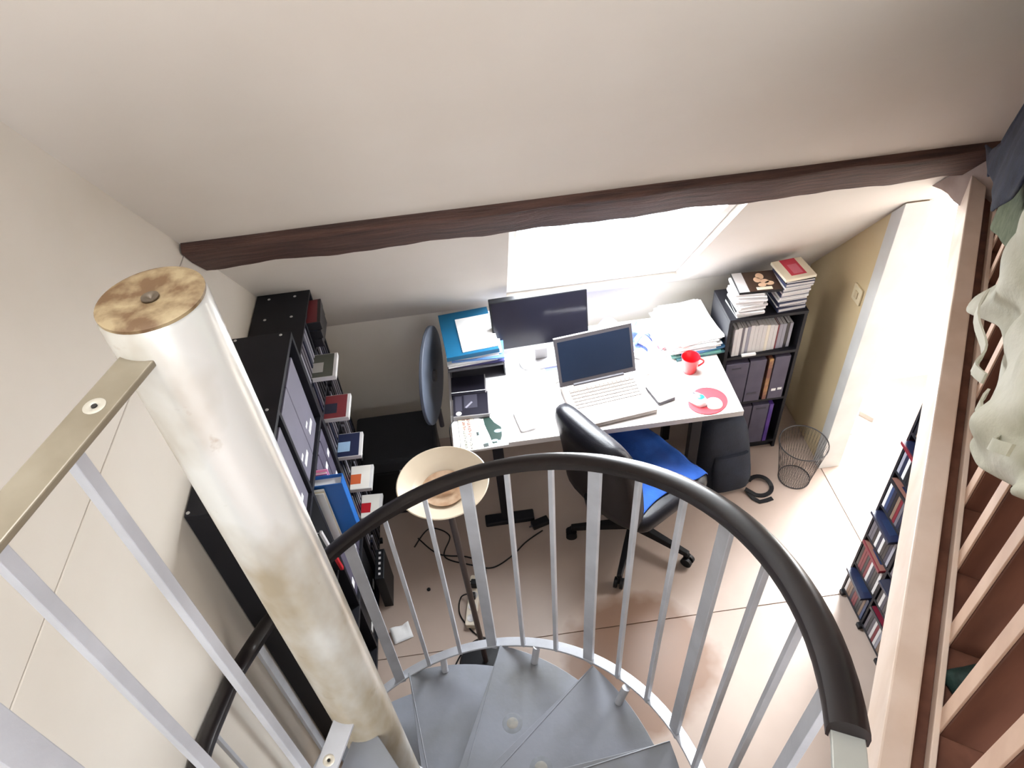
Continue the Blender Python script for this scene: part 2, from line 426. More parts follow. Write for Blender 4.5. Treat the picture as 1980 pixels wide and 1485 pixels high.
def garment(name, label, cat, s0, s1, hem, mat, o=0.055, top=2.752, amp=0.016, wl=9.0, seed=1, shear=0.0):
    root = thing(name, label, cat, Q((s0 + s1) / 2, o, 2.72), 0, 'clothes hung over the slatted balustrade')
    rnd = random.Random(seed); a1, a2, a3 = (rnd.uniform(0, 6.28) for _ in range(3))
    def hz(s):
        for (sa, za), (sb_, zb) in zip(hem, hem[1:]):
            if sa <= s <= sb_: return za + (zb - za) * (s - sa) / (sb_ - sa)
        return hem[0][1] if s < hem[0][0] else hem[-1][1]
    def fn(u, v):
        s = s0 + (s1 - s0) * u
        tp = min(top, roof_z(Q(s + 0.02, 0.12, 0).y) - 0.05)
        if tp < top - 0.02:                             # under the slope there is no rail left: the cloth hangs from its upper edge
            z = tp + (hz(s) - tp) * v
            oo = o + amp * (0.3 + v) * (math.sin(wl * s * 2 + a1 + 2.2 * v) + 0.6 * math.sin(wl * 4.3 * s + a2 - 3 * v)) * 0.55
            return Q(s - shear * u * (1 - v) + 0.012 * math.sin(9 * v + a2), max(oo, 0.028), z)
        if v < 0.25:                                    # the back half lies over the rail and drops behind it
            t = v / 0.25
            ang = PI * t
            if t < 0.4: return Q(s, -0.152, 2.40 + (top - 2.40) * t / 0.4)
            t2 = (t - 0.4) / 0.6
            return Q(s, -0.152 + (o + 0.152 - 0.02) * t2, top + 0.01 * math.sin(PI * t2))
        t = (v - 0.25) / 0.75
        z = top + (hz(s) - top) * t
        oo = o + amp * (0.3 + t) * (math.sin(wl * s * 2 + a1 + 2.2 * t) + 0.35 * math.sin(31 * t + 17 * s + a1) + 0.3 * math.sin(47 * s - 23 * t + a2) + 0.6 * math.sin(wl * 4.3 * s + a2 - 3 * t) + 0.5 * math.sin(11 * t + a3 + 5 * s)) * 0.55
        ss = s + 0.012 * math.sin(9 * t + a2)
        return Q(ss, max(oo, 0.028), z)
    MB().grid(fn, 40, 44).build('cloth', mat, root, world=True, smooth=180, solid=0.008, subsurf=1)
    return root, fn
m_navy = M('navy_wool', S(34, 40, 62), 0.9, col2=S(24, 28, 44), scale=30, bump=0.25, bscale=260)
m_olive = M('olive_knit', S(108, 116, 92), 0.95, col2=S(86, 94, 72), scale=40, bump=0.4, bscale=300)
m_khaki = M('pale_khaki_cotton', S(206, 204, 190), 0.85, col2=S(166, 164, 142), scale=6, bump=0.15, bscale=120, amount=(0.4, 0.66))
garment('navy_jumper', 'dark navy jumper hung highest, at the far end of the slatted balustrade', 'jumper', 0.76, 1.57,
        [(0.76, 2.37), (0.93, 2.22), (1.3, 2.15), (1.57, 2.08)], m_navy, o=0.105, amp=0.006, seed=4, shear=0.30)
garment('olive_towel', 'olive green knitted cloth hung between the navy jumper and pale trousers', 'cloth', 0.70, 1.25,
        [(0.70, 2.24), (0.90, 2.16), (1.22, 2.03), (1.25, 2.05)], m_olive, o=0.056, amp=0.005, seed=9)
tr, trf = garment('khaki_trousers', 'pale khaki crumpled trousers with straps hung nearest on the balustrade', 'trousers', -0.04, 0.72,
        [(-0.04, 2.40), (0.05, 2.31), (0.19, 2.205), (0.33, 2.14), (0.47, 2.105), (0.60, 2.17), (0.70, 2.12), (0.72, 2.14)], m_khaki, o=0.066, amp=0.03, wl=6.5, seed=12)
for (sa, za, sb_, zb, sag) in ((0.66, 2.20, 0.36, 2.24, 0.035), (0.30, 2.26, 0.06, 2.38, 0.03)):
    rings = []
    for i in range(15):
        t = i / 14
        s_ = sa + (sb_ - sa) * t; z_ = za + (zb - za) * t - sag * math.sin(PI * t)
        o_ = 0.094 + 0.010 * math.sin(3 * PI * t)
        rings.append([Q(s_, o_, z_ - 0.011), Q(s_, o_ + 0.004, z_ - 0.011), Q(s_, o_ + 0.004, z_ + 0.011), Q(s_, o_, z_ + 0.011)])
    MB().loft(rings).build('strap', m_khaki, tr, world=True, smooth=40)
gl = thing('green_bag', 'dark green crumpled bag lying on the floor between the nearest slats', 'bag', Q(0.082, -0.085, 1.8005), rot=Matrix((SD, ND, Vector((0, 0, 1)))).transposed())
def lump(fn_r, n=28, m=14):
    rings = []
    for j in range(m + 1):
        ph = PI / 2 * j / m
        rings.append([fn_r(2 * PI * i / n, ph) for i in range(n)])
    return rings
rn = random.Random(5)
rings = lump(lambda a, ph: (0.052 * math.cos(ph) * math.cos(a) * (1 + 0.08 * math.sin(3 * a)), 0.085 * math.cos(ph) * math.sin(a) * (1 + 0.1 * math.sin(5 * a + 1)), 0.05 * math.sin(ph) * (1 + 0.2 * math.sin(4 * a) * math.cos(ph))))
MB().loft(rings).build('cloth', M('bottle_green_cloth', S(36, 66, 60), 0.7, col2=S(24, 46, 42), scale=20, bump=0.3, bscale=90), gl, smooth=180)
MB().lathe([(0.0, 0.0), (0.009, 0.0), (0.009, 0.006), (0.0, 0.008)], 16, (0.012, 0.03, 0.040)).build('button', m_chrome, gl, smooth=40)

# ------------------------------------------------------------------ spiral staircase
CX, CY = -0.323, 0.63
def rail_r(th): return 0.728 - 0.02 * (th - 1)
def rail_z(th):
    u = th - 1; return 1.642 - 0.423 * u - 0.008 * u * u + 0.012 * max(-1.7, min(1.2, u)) ** 3
def band_r(th): return rail_r(th) - 0.024
def band_z(th):
    u = th - 1; return 0.703 - 0.354 * u + 0.021 * u * u
def pol(r, th, z): return Vector((CX + r * math.cos(th), CY + r * math.sin(th), z))
st = thing('spiral_staircase', 'grey steel spiral staircase with cream centre pole and dark brown handrail', 'staircase', (CX, CY, 0))
PT = 2.682
po = MB().lathe([(0.0547, 0.0), (0.0547, PT - 0.006), (0.0527, PT)], 48, (CX, CY, 0)).build('pole', m_pole, st, world=True, smooth=40)
MB().lathe([(0.047, PT - 0.001), (0.0537, PT + 0.0005), (0.0537, PT + 0.004), (0.046, PT + 0.0065), (0.02, PT + 0.0035), (0.007, PT + 0.003), (0.0055, PT - 0.002), (0, PT - 0.002)], 48, (CX, CY, 0)).build('pole_cap', m_cap, po, world=True, smooth=40)
MB().lathe([(0.0055, PT + 0.0022), (0.009, PT + 0.0042), (0.009, PT + 0.0055), (0.004, PT + 0.005), (0.0, PT + 0.0015)], 20, (CX, CY, 0)).build('cap_screw', M('dull_iron', S(96, 84, 70), 0.5, 0.5), po, world=True, smooth=40)
# treads
STEP = math.radians(30.4)
tread_proto = []
for i in range(-1, 5):
    th1 = math.radians(8.55) + STEP * i                   # leading edge
    th0 = th1 - STEP - math.radians(5)
    z = band_z(th1) + 0.006
    if z < 0.1: continue
    out = []
    ro = 0.685; ri = 0.054
    n = 10
    outer = [(ro * math.cos(th0 + (th1 - th0) * k / n), ro * math.sin(th0 + (th1 - th0) * k / n)) for k in range(n + 1)]
    inner = [(ri * math.cos(th1 + 0.75 - (1.5 + th1 - th0) * k / 8), ri * math.sin(th1 + 0.75 - (1.5 + th1 - th0) * k / 8)) for k in range(9)]
    poly = [(CX + a, CY + b) for a, b in outer + inner]
    mbt = MB().prism(poly, z - 0.005, z)
    # folded-down front lip
    a = pol(0.075, th1, z - 0.005); b = pol(ro, th1, z - 0.005)
    nrm = Vector((-math.sin(th1), math.cos(th1), 0)) * -0.004
    vs = [a, b, b + nrm, a + nrm]
    mbt.add([p - Vector((0, 0, 0.04)) for p in vs] + vs, [(0, 3, 2, 1), (4, 5, 6, 7), (0, 1, 5, 4), (1, 2, 6, 5), (2, 3, 7, 6), (3, 0, 4, 7)])
    mbt.tube([pol(0.075, th1, z - 0.001), pol(ro, th1, z - 0.001)], 0.0026, 8)
    tr_ = mbt.build('tread', m_tread, st, world=True, bevel=0.0015)
    MB().lathe([(0.0552, z - 0.06), (0.067, z - 0.06), (0.067, z - 0.002), (0.0552, z + 0.004)], 32, (CX, CY, 0)).build('hub_collar', m_steel, tr_, world=True, smooth=40)
    if i in (1, 2):
        sp = pol(0.445 if i == 2 else 0.36, th1 - math.radians(14), z)
        MB().lathe([(0.0, 0.0), (0.034, 0.0), (0.030, 0.0004), (0.0, 0.0006)], 22, tuple(sp)).build('weld_halo', M('dull_halo', S(112, 115, 121), 0.5, col2=S(122, 126, 134), scale=40), tr_, world=True, smooth=40)
        MB().lathe([(0.0, 0.0005), (0.019, 0.0005), (0.016, 0.0012), (0.007, 0.0016), (0, 0.0016)], 18, tuple(sp)).build('worn_weld_spot', M('rusty_spot', S(140, 136, 128), 0.55, col2=S(122, 122, 120), scale=60), tr_, world=True, smooth=40)
    ts = th1 - math.radians(11.5)
    MB().cyl(pol(0.662, ts, z), pol(0.690, ts, band_z(ts) - 0.003), 0.0125, n=16).build('stud', m_steel, st, world=True, smooth=40)
# landing plate above the top tread
lp = [(CX + 0.054 * math.cos(math.radians(a)), CY + 0.054 * math.sin(math.radians(a))) for a in (-58, -85, -112)] + \
     [(CX + 0.78 * math.cos(math.radians(a)), CY + 0.78 * math.sin(math.radians(a))) for a in range(-112, -57, 6)]
MB().prism(lp, 1.68, 1.69).build('landing_plate', m_tread, st, world=True, bevel=0.002)
def helix_bar(name, r0, wid, thk, zf, a0, a1, mat, lip=0.0, par=None, rf=None, bev=0.0, sec=None, tail=None):
    c_ = None
    rings = []; n = int(abs(a1 - a0) / math.radians(3.0)) + 1
    for i in range(n + 1):
        th = a0 + (a1 - a0) * i / n
        e = Vector((math.cos(th), math.sin(th), 0))
        rr = rf(th) if rf else r0
        c_ = Vector((CX, CY, zf(th))) + e * rr
        dz = (zf(th + 0.01) - zf(th - 0.01)) / 0.02
        tg = Vector((-math.sin(th) * rr, math.cos(th) * rr, dz)).normalized()
        up = e.cross(tg).normalized()
        if up.z < 0: up = -up
        rings.append([c_ + e * x + up * y for x, y in sec])
    if tail:
        off = zf(a1) - rail_z(a1)
        pts_ = [c_] + [Vector((x, y, z + off)) for x, y, z in tail]
        P_ = [pts_[0] - (pts_[1] - pts_[0])] + pts_ + [pts_[-1]]
        fine = []
        for i in range(1, len(P_) - 2):
            for k in range(6):
                t = k / 6; a_, b_, d_, e_ = P_[i - 1], P_[i], P_[i + 1], P_[i + 2]
                fine.append(0.5 * ((2 * b_) + (-a_ + d_) * t + (2 * a_ - 5 * b_ + 4 * d_ - e_) * t * t + (-a_ + 3 * b_ - 3 * d_ + e_) * t ** 3))
        fine.append(P_[-2])
        for i in range(1, len(fine)):
            tg = (fine[min(i + 1, len(fine) - 1)] - fine[i - 1]).normalized()
            e = Vector((tg.y, -tg.x, 0)).normalized()
            if e.x > 0: e = -e
            up = e.cross(tg).normalized()
            if up.z < 0: up = -up
            rings.append([fine[i] + e * x + up * y for x, y in sec])
    return MB().loft(rings).build(name, mat, par or st, world=True, smooth=35, bevel=bev)
A0, A1 = math.radians(-75), math.radians(127)
TAIL = [(-0.800, 1.130, 1.105), (-0.829, 1.040, 1.125), (-0.832, 0.930, 1.175), (-0.832, 0.82, 1.226), (-0.832, 0.74, 1.248), (-0.832, 0.58, 1.30)]
flat_sec = [(-0.019, -0.004), (0.019, -0.004), (0.019, 0.004), (-0.019, 0.004)]
AB = math.radians(170)
rb = helix_bar('rail_bar', 0, 0, 0, lambda t: rail_z(t) - 0.010, A0, A1, M('pale_rail_bar', S(186, 188, 182), 0.4, 0.3), rf=rail_r, sec=flat_sec, bev=0.0015, tail=TAIL)
cap_sec = [(-0.0235, -0.014), (-0.0195, -0.016), (-0.0195, -0.005), (0.0195, -0.005), (0.0195, -0.016), (0.0235, -0.014), (0.0245, -0.004), (0.0225, 0.004), (0.016, 0.009), (0.006, 0.0115), (-0.006, 0.0115), (-0.016, 0.009), (-0.0225, 0.004), (-0.0245, -0.004)]
hr = helix_bar('handrail', 0, 0, 0, rail_z, math.radians(-26), A1, m_rail, rf=rail_r, sec=cap_sec, tail=TAIL)
helix_bar('stringer_band', 0, 0, 0, band_z, A0, A1, m_steel, rf=band_r, sec=[(-0.017, -0.004), (0.017, -0.004), (0.017, 0.004), (-0.017, 0.004)], bev=0.0015, tail=[(x + 0.012, y, z) for x, y, z in TAIL])
def baluster(th, flat):
    bz_ = max(band_z(th), 0.014)
    a = pol(band_r(th) - (0.012 if not flat else 0.008), th, bz_ - (0.012 if flat else 0.003)); b = pol(rail_r(th), th, rail_z(th) - 0.013)
    e = Vector((math.cos(th), math.sin(th), 0)); t = Vector((-math.sin(th), math.cos(th), 0))
    hw, hd = (0.018, 0.006) if flat else (0.0066, 0.0066)
    rings = [[p + e * x + t * y for x, y in ((-hd, -hw), (hd, -hw), (hd, hw), (-hd, hw))] for p in (a, b)]
    MB().loft(rings).build('flat_post' if flat else 'baluster', m_steel, st, world=True, bevel=0.0012)
for i in range(-2, 7):
    base = 11.0 + 30.6 * i
    if base < -60 or base > 126: continue
    baluster(math.radians(base), True)
    for dlt in (10.2, 20.6):
        if base + dlt < 122 and base + dlt > -70: baluster(math.radians(base + dlt), False)
for (x, y, z) in ((-0.790, 1.150, 1.108), (-0.829, 1.03, 1.129), (-0.832, 0.86, 1.207), (-0.832, 0.70, 1.26)):
    hw = 0.018 if y > 1.1 else 0.0066
    MB().box(x - 0.006, x + 0.006, y - hw, y + hw, z - 0.852, z - 0.012).build('flat_post' if y > 1.1 else 'baluster', m_steel, st, world=True, bevel=0.0012)
# guard beside the landing: two flat bars from the pole, balusters, round-headed screws
GD = Vector((-0.326, -0.945, 0)); GN = Vector((0.945, -0.326, 0)); PC = Vector((CX, CY, 0))
def guard_bar(z, length, wid):
    a = PC + GD * 0.045; b = PC + GD * length
    vs = []
    for zz in (z - 0.008, z):
        vs += [p + GN * w + Vector((0, 0, zz)) for p, w in ((a, -wid), (b, -wid), (b, wid), (a, wid))]
    g = MB().add(vs, [(0, 3, 2, 1), (4, 5, 6, 7), (0, 1, 5, 4), (1, 2, 6, 5), (2, 3, 7, 6), (3, 0, 4, 7)])
    return g
m_gbar = M('worn_guard_bar', S(138, 129, 112), 0.4, 0.15, col2=S(120, 110, 92), scale=14)
for z, nm, s_at, mt in ((2.650, 'guard_top_bar', 0.118, m_gbar), (1.774, 'guard_bottom_bar', 0.118, m_steel)):
    g = guard_bar(z, 1.15, 0.0195).build(nm, mt, st, world=True, bevel=0.0015)
    c_ = PC + GD * s_at + Vector((0, 0, z))
    MB().lathe([(0.0105, 0.0), (0.0105, 0.0006), (0.0085, 0.0011), (0.0045, 0.0008), (0.0028, 0.0), (0.0026, -0.003), (0, -0.003)], 28, tuple(c_)).build('bar_screw', M('pale_screw', S(196, 190, 176), 0.4, 0.4), g, world=True, smooth=50)
    MB().lathe([(0.0, 0.0002), (0.0028, 0.0002), (0.0028, 0.0012), (0.0, 0.0012)], 14, tuple(c_)).build('screw_hole', M('screw_hole_dark', S(30, 26, 22), 0.8), g, world=True)
for t in (0.163, 0.262, 0.36, 0.46, 0.56, 0.66, 0.76, 0.86, 0.96, 1.06):
    c_ = PC + GD * t
    hw = 0.0072 if abs(t - 0.36) > 0.01 else 0.016
    vs = []
    for zz in (1.768, 2.643):
        vs += [c_ + GD * a * hw + GN * b * hw + Vector((0, 0, zz)) for a, b in ((-1, -1), (1, -1), (1, 1), (-1, 1))]
    MB().add(vs, [(0, 3, 2, 1), (4, 5, 6, 7), (0, 1, 5, 4), (1, 2, 6, 5), (2, 3, 7, 6), (3, 0, 4, 7)]).build('guard_baluster', m_steel, st, world=True, bevel=0.001)

# ------------------------------------------------------------------ tall black shelf along the left wall
SY0, SY1, SXF, SZ = 1.285, 2.035, -0.648, 1.555
sh = thing('binder_shelf', 'tall black shelf unit full of box files along the left wall', 'shelf', (XL + 0.004, SY0, 0))
th_ = 0.018
X0 = XL + 0.004
B(X0, SXF, SY0, SY1, SZ - th_, SZ).build('top_board', m_black, sh, world=True, bevel=0.001)
B(X0, SXF, SY0, SY0 + th_, 0, SZ - th_).build('side_panel', m_black, sh, world=True, bevel=0.001)
B(X0, SXF, SY1 - th_, SY1, 0, SZ - th_).build('side_panel', m_black, sh, world=True, bevel=0.001)
B(X0, X0 + 0.006, SY0 + th_, SY1 - th_, 0.0, SZ - th_).build('back_panel', m_black, sh, world=True)
ROWZ = [0.04, 0.405, 0.77, 1.155]
ROWH = [0.345, 0.345, 0.365, 0.375]
YM = (SY0 + SY1) / 2
for z in ROWZ:
    B(X0 + 0.006, SXF, SY0 + th_, SY1 - th_, z - th_, z).build('shelf_board', m_black, sh, world=True, bevel=0.001)
B(X0 + 0.006, SXF - 0.001, YM - th_ / 2, YM + th_ / 2, ROWZ[0], SZ - th_).build('divider', m_black, sh, world=True, bevel=0.001)
for sx, sy in ((SXF - 0.035, SY1 - 0.012), (SXF - 0.19, SY1 - 0.012), (SXF - 0.03, SY0 + 0.012), (SXF - 0.20, SY0 + 0.012), (SXF - 0.035, YM), (SXF - 0.19, YM)):
    MB().lathe([(0.0, 0.0), (0.0055, 0.0), (0.005, 0.0012), (0.0, 0.0016)], 12, (sx, sy, SZ)).build('screw_head', m_chrome, sh, world=True, smooth=40)

# box files standing on the shelf: body, spine label
def box_file(name, label, cat, y0, y1, z, h, mat, depth=0.19, proud=-0.012, labels=(), group=None, lab_mat=None):
    r = thing(name, label, cat, (SXF + proud - depth, y0, z), 0, group)
    B(0, depth, 0.001, y1 - y0 - 0.001, 0.0005, h).build('body', mat, r, bevel=0.003)
    for (ya, yb, za, zb) in labels:
        B(depth, depth + 0.0015, ya, yb, za, zb).build('spine_label', lab_mat or m_white, r)
    return r
z3 = ROWZ[3]
ys = [YM + 0.012, YM + 0.165, SY1 - 0.056]
for i in range(2):
    w = ys[i + 1] - ys[i]
    box_file('box_file', 'broad slate box file with white labels on the top shelf, %s' % ('beside the divider' if i == 0 else 'at the far end'), 'box file', ys[i], ys[i + 1], z3, 0.335, m_lilac, labels=((w * 0.30, w * 0.72, 0.055, 0.075), (w * 0.2, w * 0.4, 0.10, 0.112)), group='box files on the top shelf of the tall black unit')
ys = [SY0 + 0.022, SY0 + 0.19, YM - 0.012]
for i in range(2):
    box_file('box_file', 'slate grey box file on the near half of the top shelf, %s' % ('at the end panel' if i == 0 else 'at the divider'), 'box file', ys[i], ys[i + 1], z3, 0.335, m_lilac, labels=((0.05, 0.12, 0.05, 0.07),), group='box files on the top shelf of the tall black unit')
z2 = ROWZ[2]
bf = thing('blue_folder', 'bright blue folder bulging with white papers, sticking out of the tall shelf', 'folder', (SXF - 0.15, 1.728, z2))
B(0, 0.232, 0, 0.004, 0.0005, 0.32).build('cover', m_blue, bf, bevel=0.001)
B(0.004, 0.224, 0.004, 0.044, 0.0005, 0.305).build('pages', m_white, bf)
B(0, 0.232, 0.044, 0.048, 0.0005, 0.32).build('cover', m_blue, bf, bevel=0.001)
B(0.228, 0.232, 0.004, 0.044, 0.0005, 0.32).build('spine', m_blue, bf)
wf_ = thing('white_folder', 'white card folder standing in front of the bright blue folder', 'folder', (SXF - 0.17, 1.700, z2))
B(0, 0.186, 0, 0.003, 0.0005, 0.31).build('cover', m_white, wf_, bevel=0.0008)
B(0.004, 0.184, 0.003, 0.020, 0.0005, 0.30).build('pages', m_cream, wf_)
B(0, 0.186, 0.020, 0.023, 0.0005, 0.31).build('cover', m_white, wf_, bevel=0.0008)
pf = thing('pink_folder', 'pink card folder standing behind the bright blue folder', 'folder', (SXF - 0.19, 1.782, z2))
B(0, 0.215, 0, 0.004, 0.0005, 0.32).build('cover', M('pink_card', S(230, 150, 186), 0.6), pf, bevel=0.0008)
B(0.005, 0.21, 0.004, 0.02, 0.0005, 0.31).build('pages', m_white, pf)
B(0, 0.215, 0.02, 0.024, 0.0005, 0.32).build('cover', MATS['pink_card'], pf, bevel=0.0008)
rb_ = thing('red_folder', 'dark report folder with a red clip spine leaning beside the divider of the tall shelf', 'folder', (SXF - 0.18, 1.585, z2), rot=Matrix.Rotation(math.radians(9), 3, 'X'))
B(0, 0.196, 0, 0.003, 0.0005, 0.30).build('cover', m_black2, rb_, bevel=0.001)
B(0.004, 0.190, 0.003, 0.010, 0.0005, 0.29).build('pages', m_white, rb_)
B(0.190, 0.202, -0.002, 0.013, 0.0, 0.17).build('clip_spine', M('red_card', S(176, 20, 34), 0.5), rb_, bevel=0.002)
B(0.190, 0.200, -0.002, 0.013, 0.171, 0.30).build('pale_spine', m_lgrey, rb_, bevel=0.002)
for i in range(3):
    w = box_file('box_file', 'grey box file with white labels on the second shelf, %s right of the pink folder' % ORD[i], 'box file', 1.81 + 0.070 * i, 1.878 + 0.070 * i, z2, 0.32, m_binder, labels=((0.015, 0.052, 0.05, 0.085), (0.02, 0.05, 0.2, 0.225)), group='box files on the second shelf of the tall black unit')
for i in range(3):
    box_file('box_file', 'white magazine box on the near half of the second shelf, %s from the end panel' % ORD[i], 'box file', 1.325 + 0.066 * i, 1.388 + 0.066 * i, z2, 0.28, m_white, group='magazine boxes in the tall black unit')
z1 = ROWZ[1]
for i in range(4):
    box_file('box_file', 'lilac grey box file on the third shelf of the tall unit, %s from the divider' % ORD[i], 'box file', 1.665 + 0.086 * i, 1.749 + 0.086 * i, z1, 0.31, m_binder, labels=((0.02, 0.06, 0.06, 0.1),), group='box files on the third shelf of the tall black unit')
z0 = ROWZ[0]
for i in range(3):
    box_file('box_file', 'black box file on the lowest shelf of the tall unit, %s from the divider' % ORD[i], 'box file', 1.665 + 0.11 * i, 1.772 + 0.11 * i, z0, 0.30, m_black2, group='box files on the lowest shelf of the tall black unit', labels=((0.03, 0.07, 0.05, 0.08),))

# ------------------------------------------------------------------ disc racks (one behind the tall shelf, one by the doorway)
def rack(label, loc, w, d, h, levels, flip, spare=0):
    """front faces +x (flip = 1) or -x (flip = -1); two columns along y"""
    r = thing('disc_rack', label, 'rack', loc)
    f = flip; t = 0.012
    def bx(nm, xa, xb, ya, yb, za, zb):
        xs = sorted((xa * f, xb * f)); B(xs[0], xs[1], ya, yb, za, zb).build(nm, m_black, r, bevel=0.0008)
    bx('side_panel', 0, d, 0, t, 0.0, h); bx('side_panel', 0, d, w - t, w, 0.0, h); bx('divider', 0, d, w / 2 - t / 2, w / 2 + t / 2, 0.0, h - t)
    bx('top_board', 0, d, t, w - t, h - t, h); bx('back_panel', 0, 0.004, t, w - t, 0.02, h - t)
    for z in levels:
        bx('shelf_board', 0.004, d, t, w / 2 - t / 2, z - t, z); bx('shelf_board', 0.004, d, w / 2 + t / 2, w - t, z - t, z)
    for y in (0.02, w / 2, w - 0.02):
        xs = sorted((f * (d - 0.03), f * (d + 0.012))); B(xs[0], xs[1], y - 0.012, y + 0.012, 0, 0.022).build('foot', m_black2, r, bevel=0.002)
    if spare:                                           # a further, empty column at the near end
        bx('side_panel', 0, d, -spare, -spare + t, 0.0, h); bx('top_board', 0, d, -spare + t, 0, h - t, h); bx('back_panel', 0, 0.004, -spare + t, 0, 0.02, h - t)
        for z in levels: bx('shelf_board', 0.004, d, -spare + t, 0, z - t, z)
    return r
SPN = ['navy', 'black', 'red', 'silver', 'blue', 'tan', 'white', 'grey']
spine_cols = [M('case_navy', S(32, 36, 58), 0.35), M('case_black', S(28, 27, 32), 0.35), M('case_red', S(112, 26, 40), 0.35), M('case_silver', S(142, 142, 154), 0.35),
              M('case_blue', S(46, 64, 104), 0.35), M('case_tan', S(124, 102, 86), 0.4), M('case_white', S(206, 204, 204), 0.4), M('case_grey', S(96, 92, 100), 0.4)]
_case = {}
def case_proto(ci, d=0.135, h=0.19, t=0.0142):
    key = (ci, d, h, t)
    if key not in _case:
        me = B(0, d, 0, t, 0, h).build('disc_case', spine_cols[ci])
        mesh = me.data; bpy.data.objects.remove(me); _case[key] = mesh
    return _case[key]
def put_mesh(name, mesh, loc, label, cat, group, rot=None):
    o = bpy.data.objects.new(name, mesh); COL.objects.link(o); o.location = loc
    if rot is not None: o.rotation_euler = rot
    return tag(o, label, cat, group)
RD = random.Random(21)
# right-hand rack by the doorway
RX, RY, RW, RDp, RH = XR - 0.004, 1.262, 0.372, 0.196, 1.262
rlev = [0.035, 0.242, 0.449, 0.656, 0.863, 1.07]
rack('black disc rack by the doorway, two columns of cases seen from above', (RX, RY, 0), RW, RDp, RH, rlev, -1, 0.19)
LEVN = ['lowest', 'second lowest', 'third', 'fourth', 'fifth', 'topmost']
cov_m = [M('cover_dark_red', S(104, 24, 42), 0.35), M('cover_navy', S(36, 42, 70), 0.35), M('cover_slate', S(52, 52, 66), 0.35), M('cover_peach', S(132, 92, 82), 0.4), M('cover_blue', S(38, 50, 80), 0.35)]
def lying_case(loc, rotz, label, group, cm, body=1, d=0.135, w=0.19, t=0.0142, tilt=None, patch=None):
    r = thing('disc_case', label, 'disc case', loc, rotz, group)
    if tilt: r.rotation_euler = (tilt[0], tilt[1], rotz)
    B(-d / 2, d / 2, -w / 2, w / 2, 0, t).build('case', spine_cols[body], r, bevel=0.0015)
    B(-d / 2 + 0.006, d / 2 - 0.012, -w / 2 + 0.003, w / 2 - 0.003, t, t + 0.0006).build('cover', cm, r)
    if patch is not None:
        B(-d / 2 + 0.02, d / 2 - 0.05, -w / 2 + 0.03, w / 2 - 0.05, t + 0.0006, t + 0.001).build('cover_picture', patch, r)
    return r
for li, z in enumerate(rlev):
    for cidx in range(2):
        yb = RY + 0.014 + cidx * 0.186
        n = 10
        cname = 'near' if cidx == 0 else 'far'
        y = yb
        for k in range(n):
            ci = RD.choice([0, 1, 1, 2, 3, 4, 5, 6, 7])
            o = put_mesh('disc_case', case_proto(ci, 0.135, 0.150), (RX - RDp + 0.002, y, z + 0.0005), '%s slim case, %s from near end, %s level, doorway rack, %s column' % (SPN[ci], ORD[k], LEVN[li], cname), 'disc case', 'discs on the %s level, %s column of the doorway rack' % (LEVN[li], cname))
            y += 0.0158
        cm = cov_m[(li * 2 + cidx + (li // 2)) % 5]
        lying_case((RX - RDp - 0.005 + 0.062 - (0.02 if (li + cidx) % 2 else 0.0), yb + 0.0815, z + 0.1518), PI / 2 * 0 + RD.uniform(-0.07, 0.07), 'disc case lying on the %s row, %s column of the doorway rack' % (LEVN[li], cname), 'cases lying on top of the rows in the doorway rack', cm, body=RD.choice([1, 1, 0, 2]), w=0.155, patch=RD.choice(cov_m))
# left-hand rack behind the tall shelf
LX, LY, LW, LD, LH = XL + 0.004, 2.042, 0.40, 0.205, 1.44
llev = [0.035, 0.242, 0.45, 0.665, 0.895, 1.115, 1.285]
lr = rack('black disc rack standing behind the tall shelf in the left corner', (LX, LY, 0), LW, LD, LH, llev, 1)
for sx in (0.05, 0.15):
    for sy in (0.235, 0.365):
        MB().lathe([(0.0, 0.0), (0.006, 0.0), (0.005, 0.0012), (0.0, 0.0016)], 12, (sx, sy, LH)).build('screw_head', m_chrome, lr, smooth=40)
for li, z in enumerate(llev):
    for cidx in range(2):
        yb = LY + 0.014 + cidx * 0.2
        for k in range(6 if not (li == 6 and cidx == 1) else 0):
            ci = RD.choice([0, 1, 1, 3, 7])
            put_mesh('disc_case', case_proto(ci, 0.135, 0.150), (LX + LD - 0.136, yb + 0.029 * k, z + 0.0005), '%s slim case, %s from near end, %s level, left rack, %s column' % (SPN[ci], ORD[k], LEVN[min(li, 5)] if li < 6 else 'uppermost', 'near' if cidx == 0 else 'far'), 'disc case', 'discs on the %s level of the left corner rack' % (LEVN[min(li, 5)] if li < 6 else 'very top'))
pc = [('grey green picture', M('cover_greygreen', S(88, 90, 80), 0.4), M('cover_pale', S(176, 172, 166), 0.4)), ('dull red picture', M('cover_dullred', S(122, 52, 56), 0.4), MATS['cover_slate']),
      ('pale blue picture', MATS['cover_navy'], M('cover_paleblue', S(150, 178, 206), 0.4)), ('white and orange picture', M('cover_white', S(226, 222, 214), 0.4), M('cover_orange', S(196, 96, 56), 0.4)),
      ('white card with a red edge', MATS['cover_white'], MATS['red_card'])]
for li, (nm, c1, c2) in zip((5, 4, 3, 2, 1), pc):
    lying_case((LX + LD - 0.0 + 0.02, LY + 0.11, llev[li] + 0.1518), RD.uniform(-0.06, 0.06), 'disc case with %s sticking out of the left corner rack' % nm, 'cases sticking out of the left corner rack', c1, body=6, w=0.135, t=0.02, patch=c2)
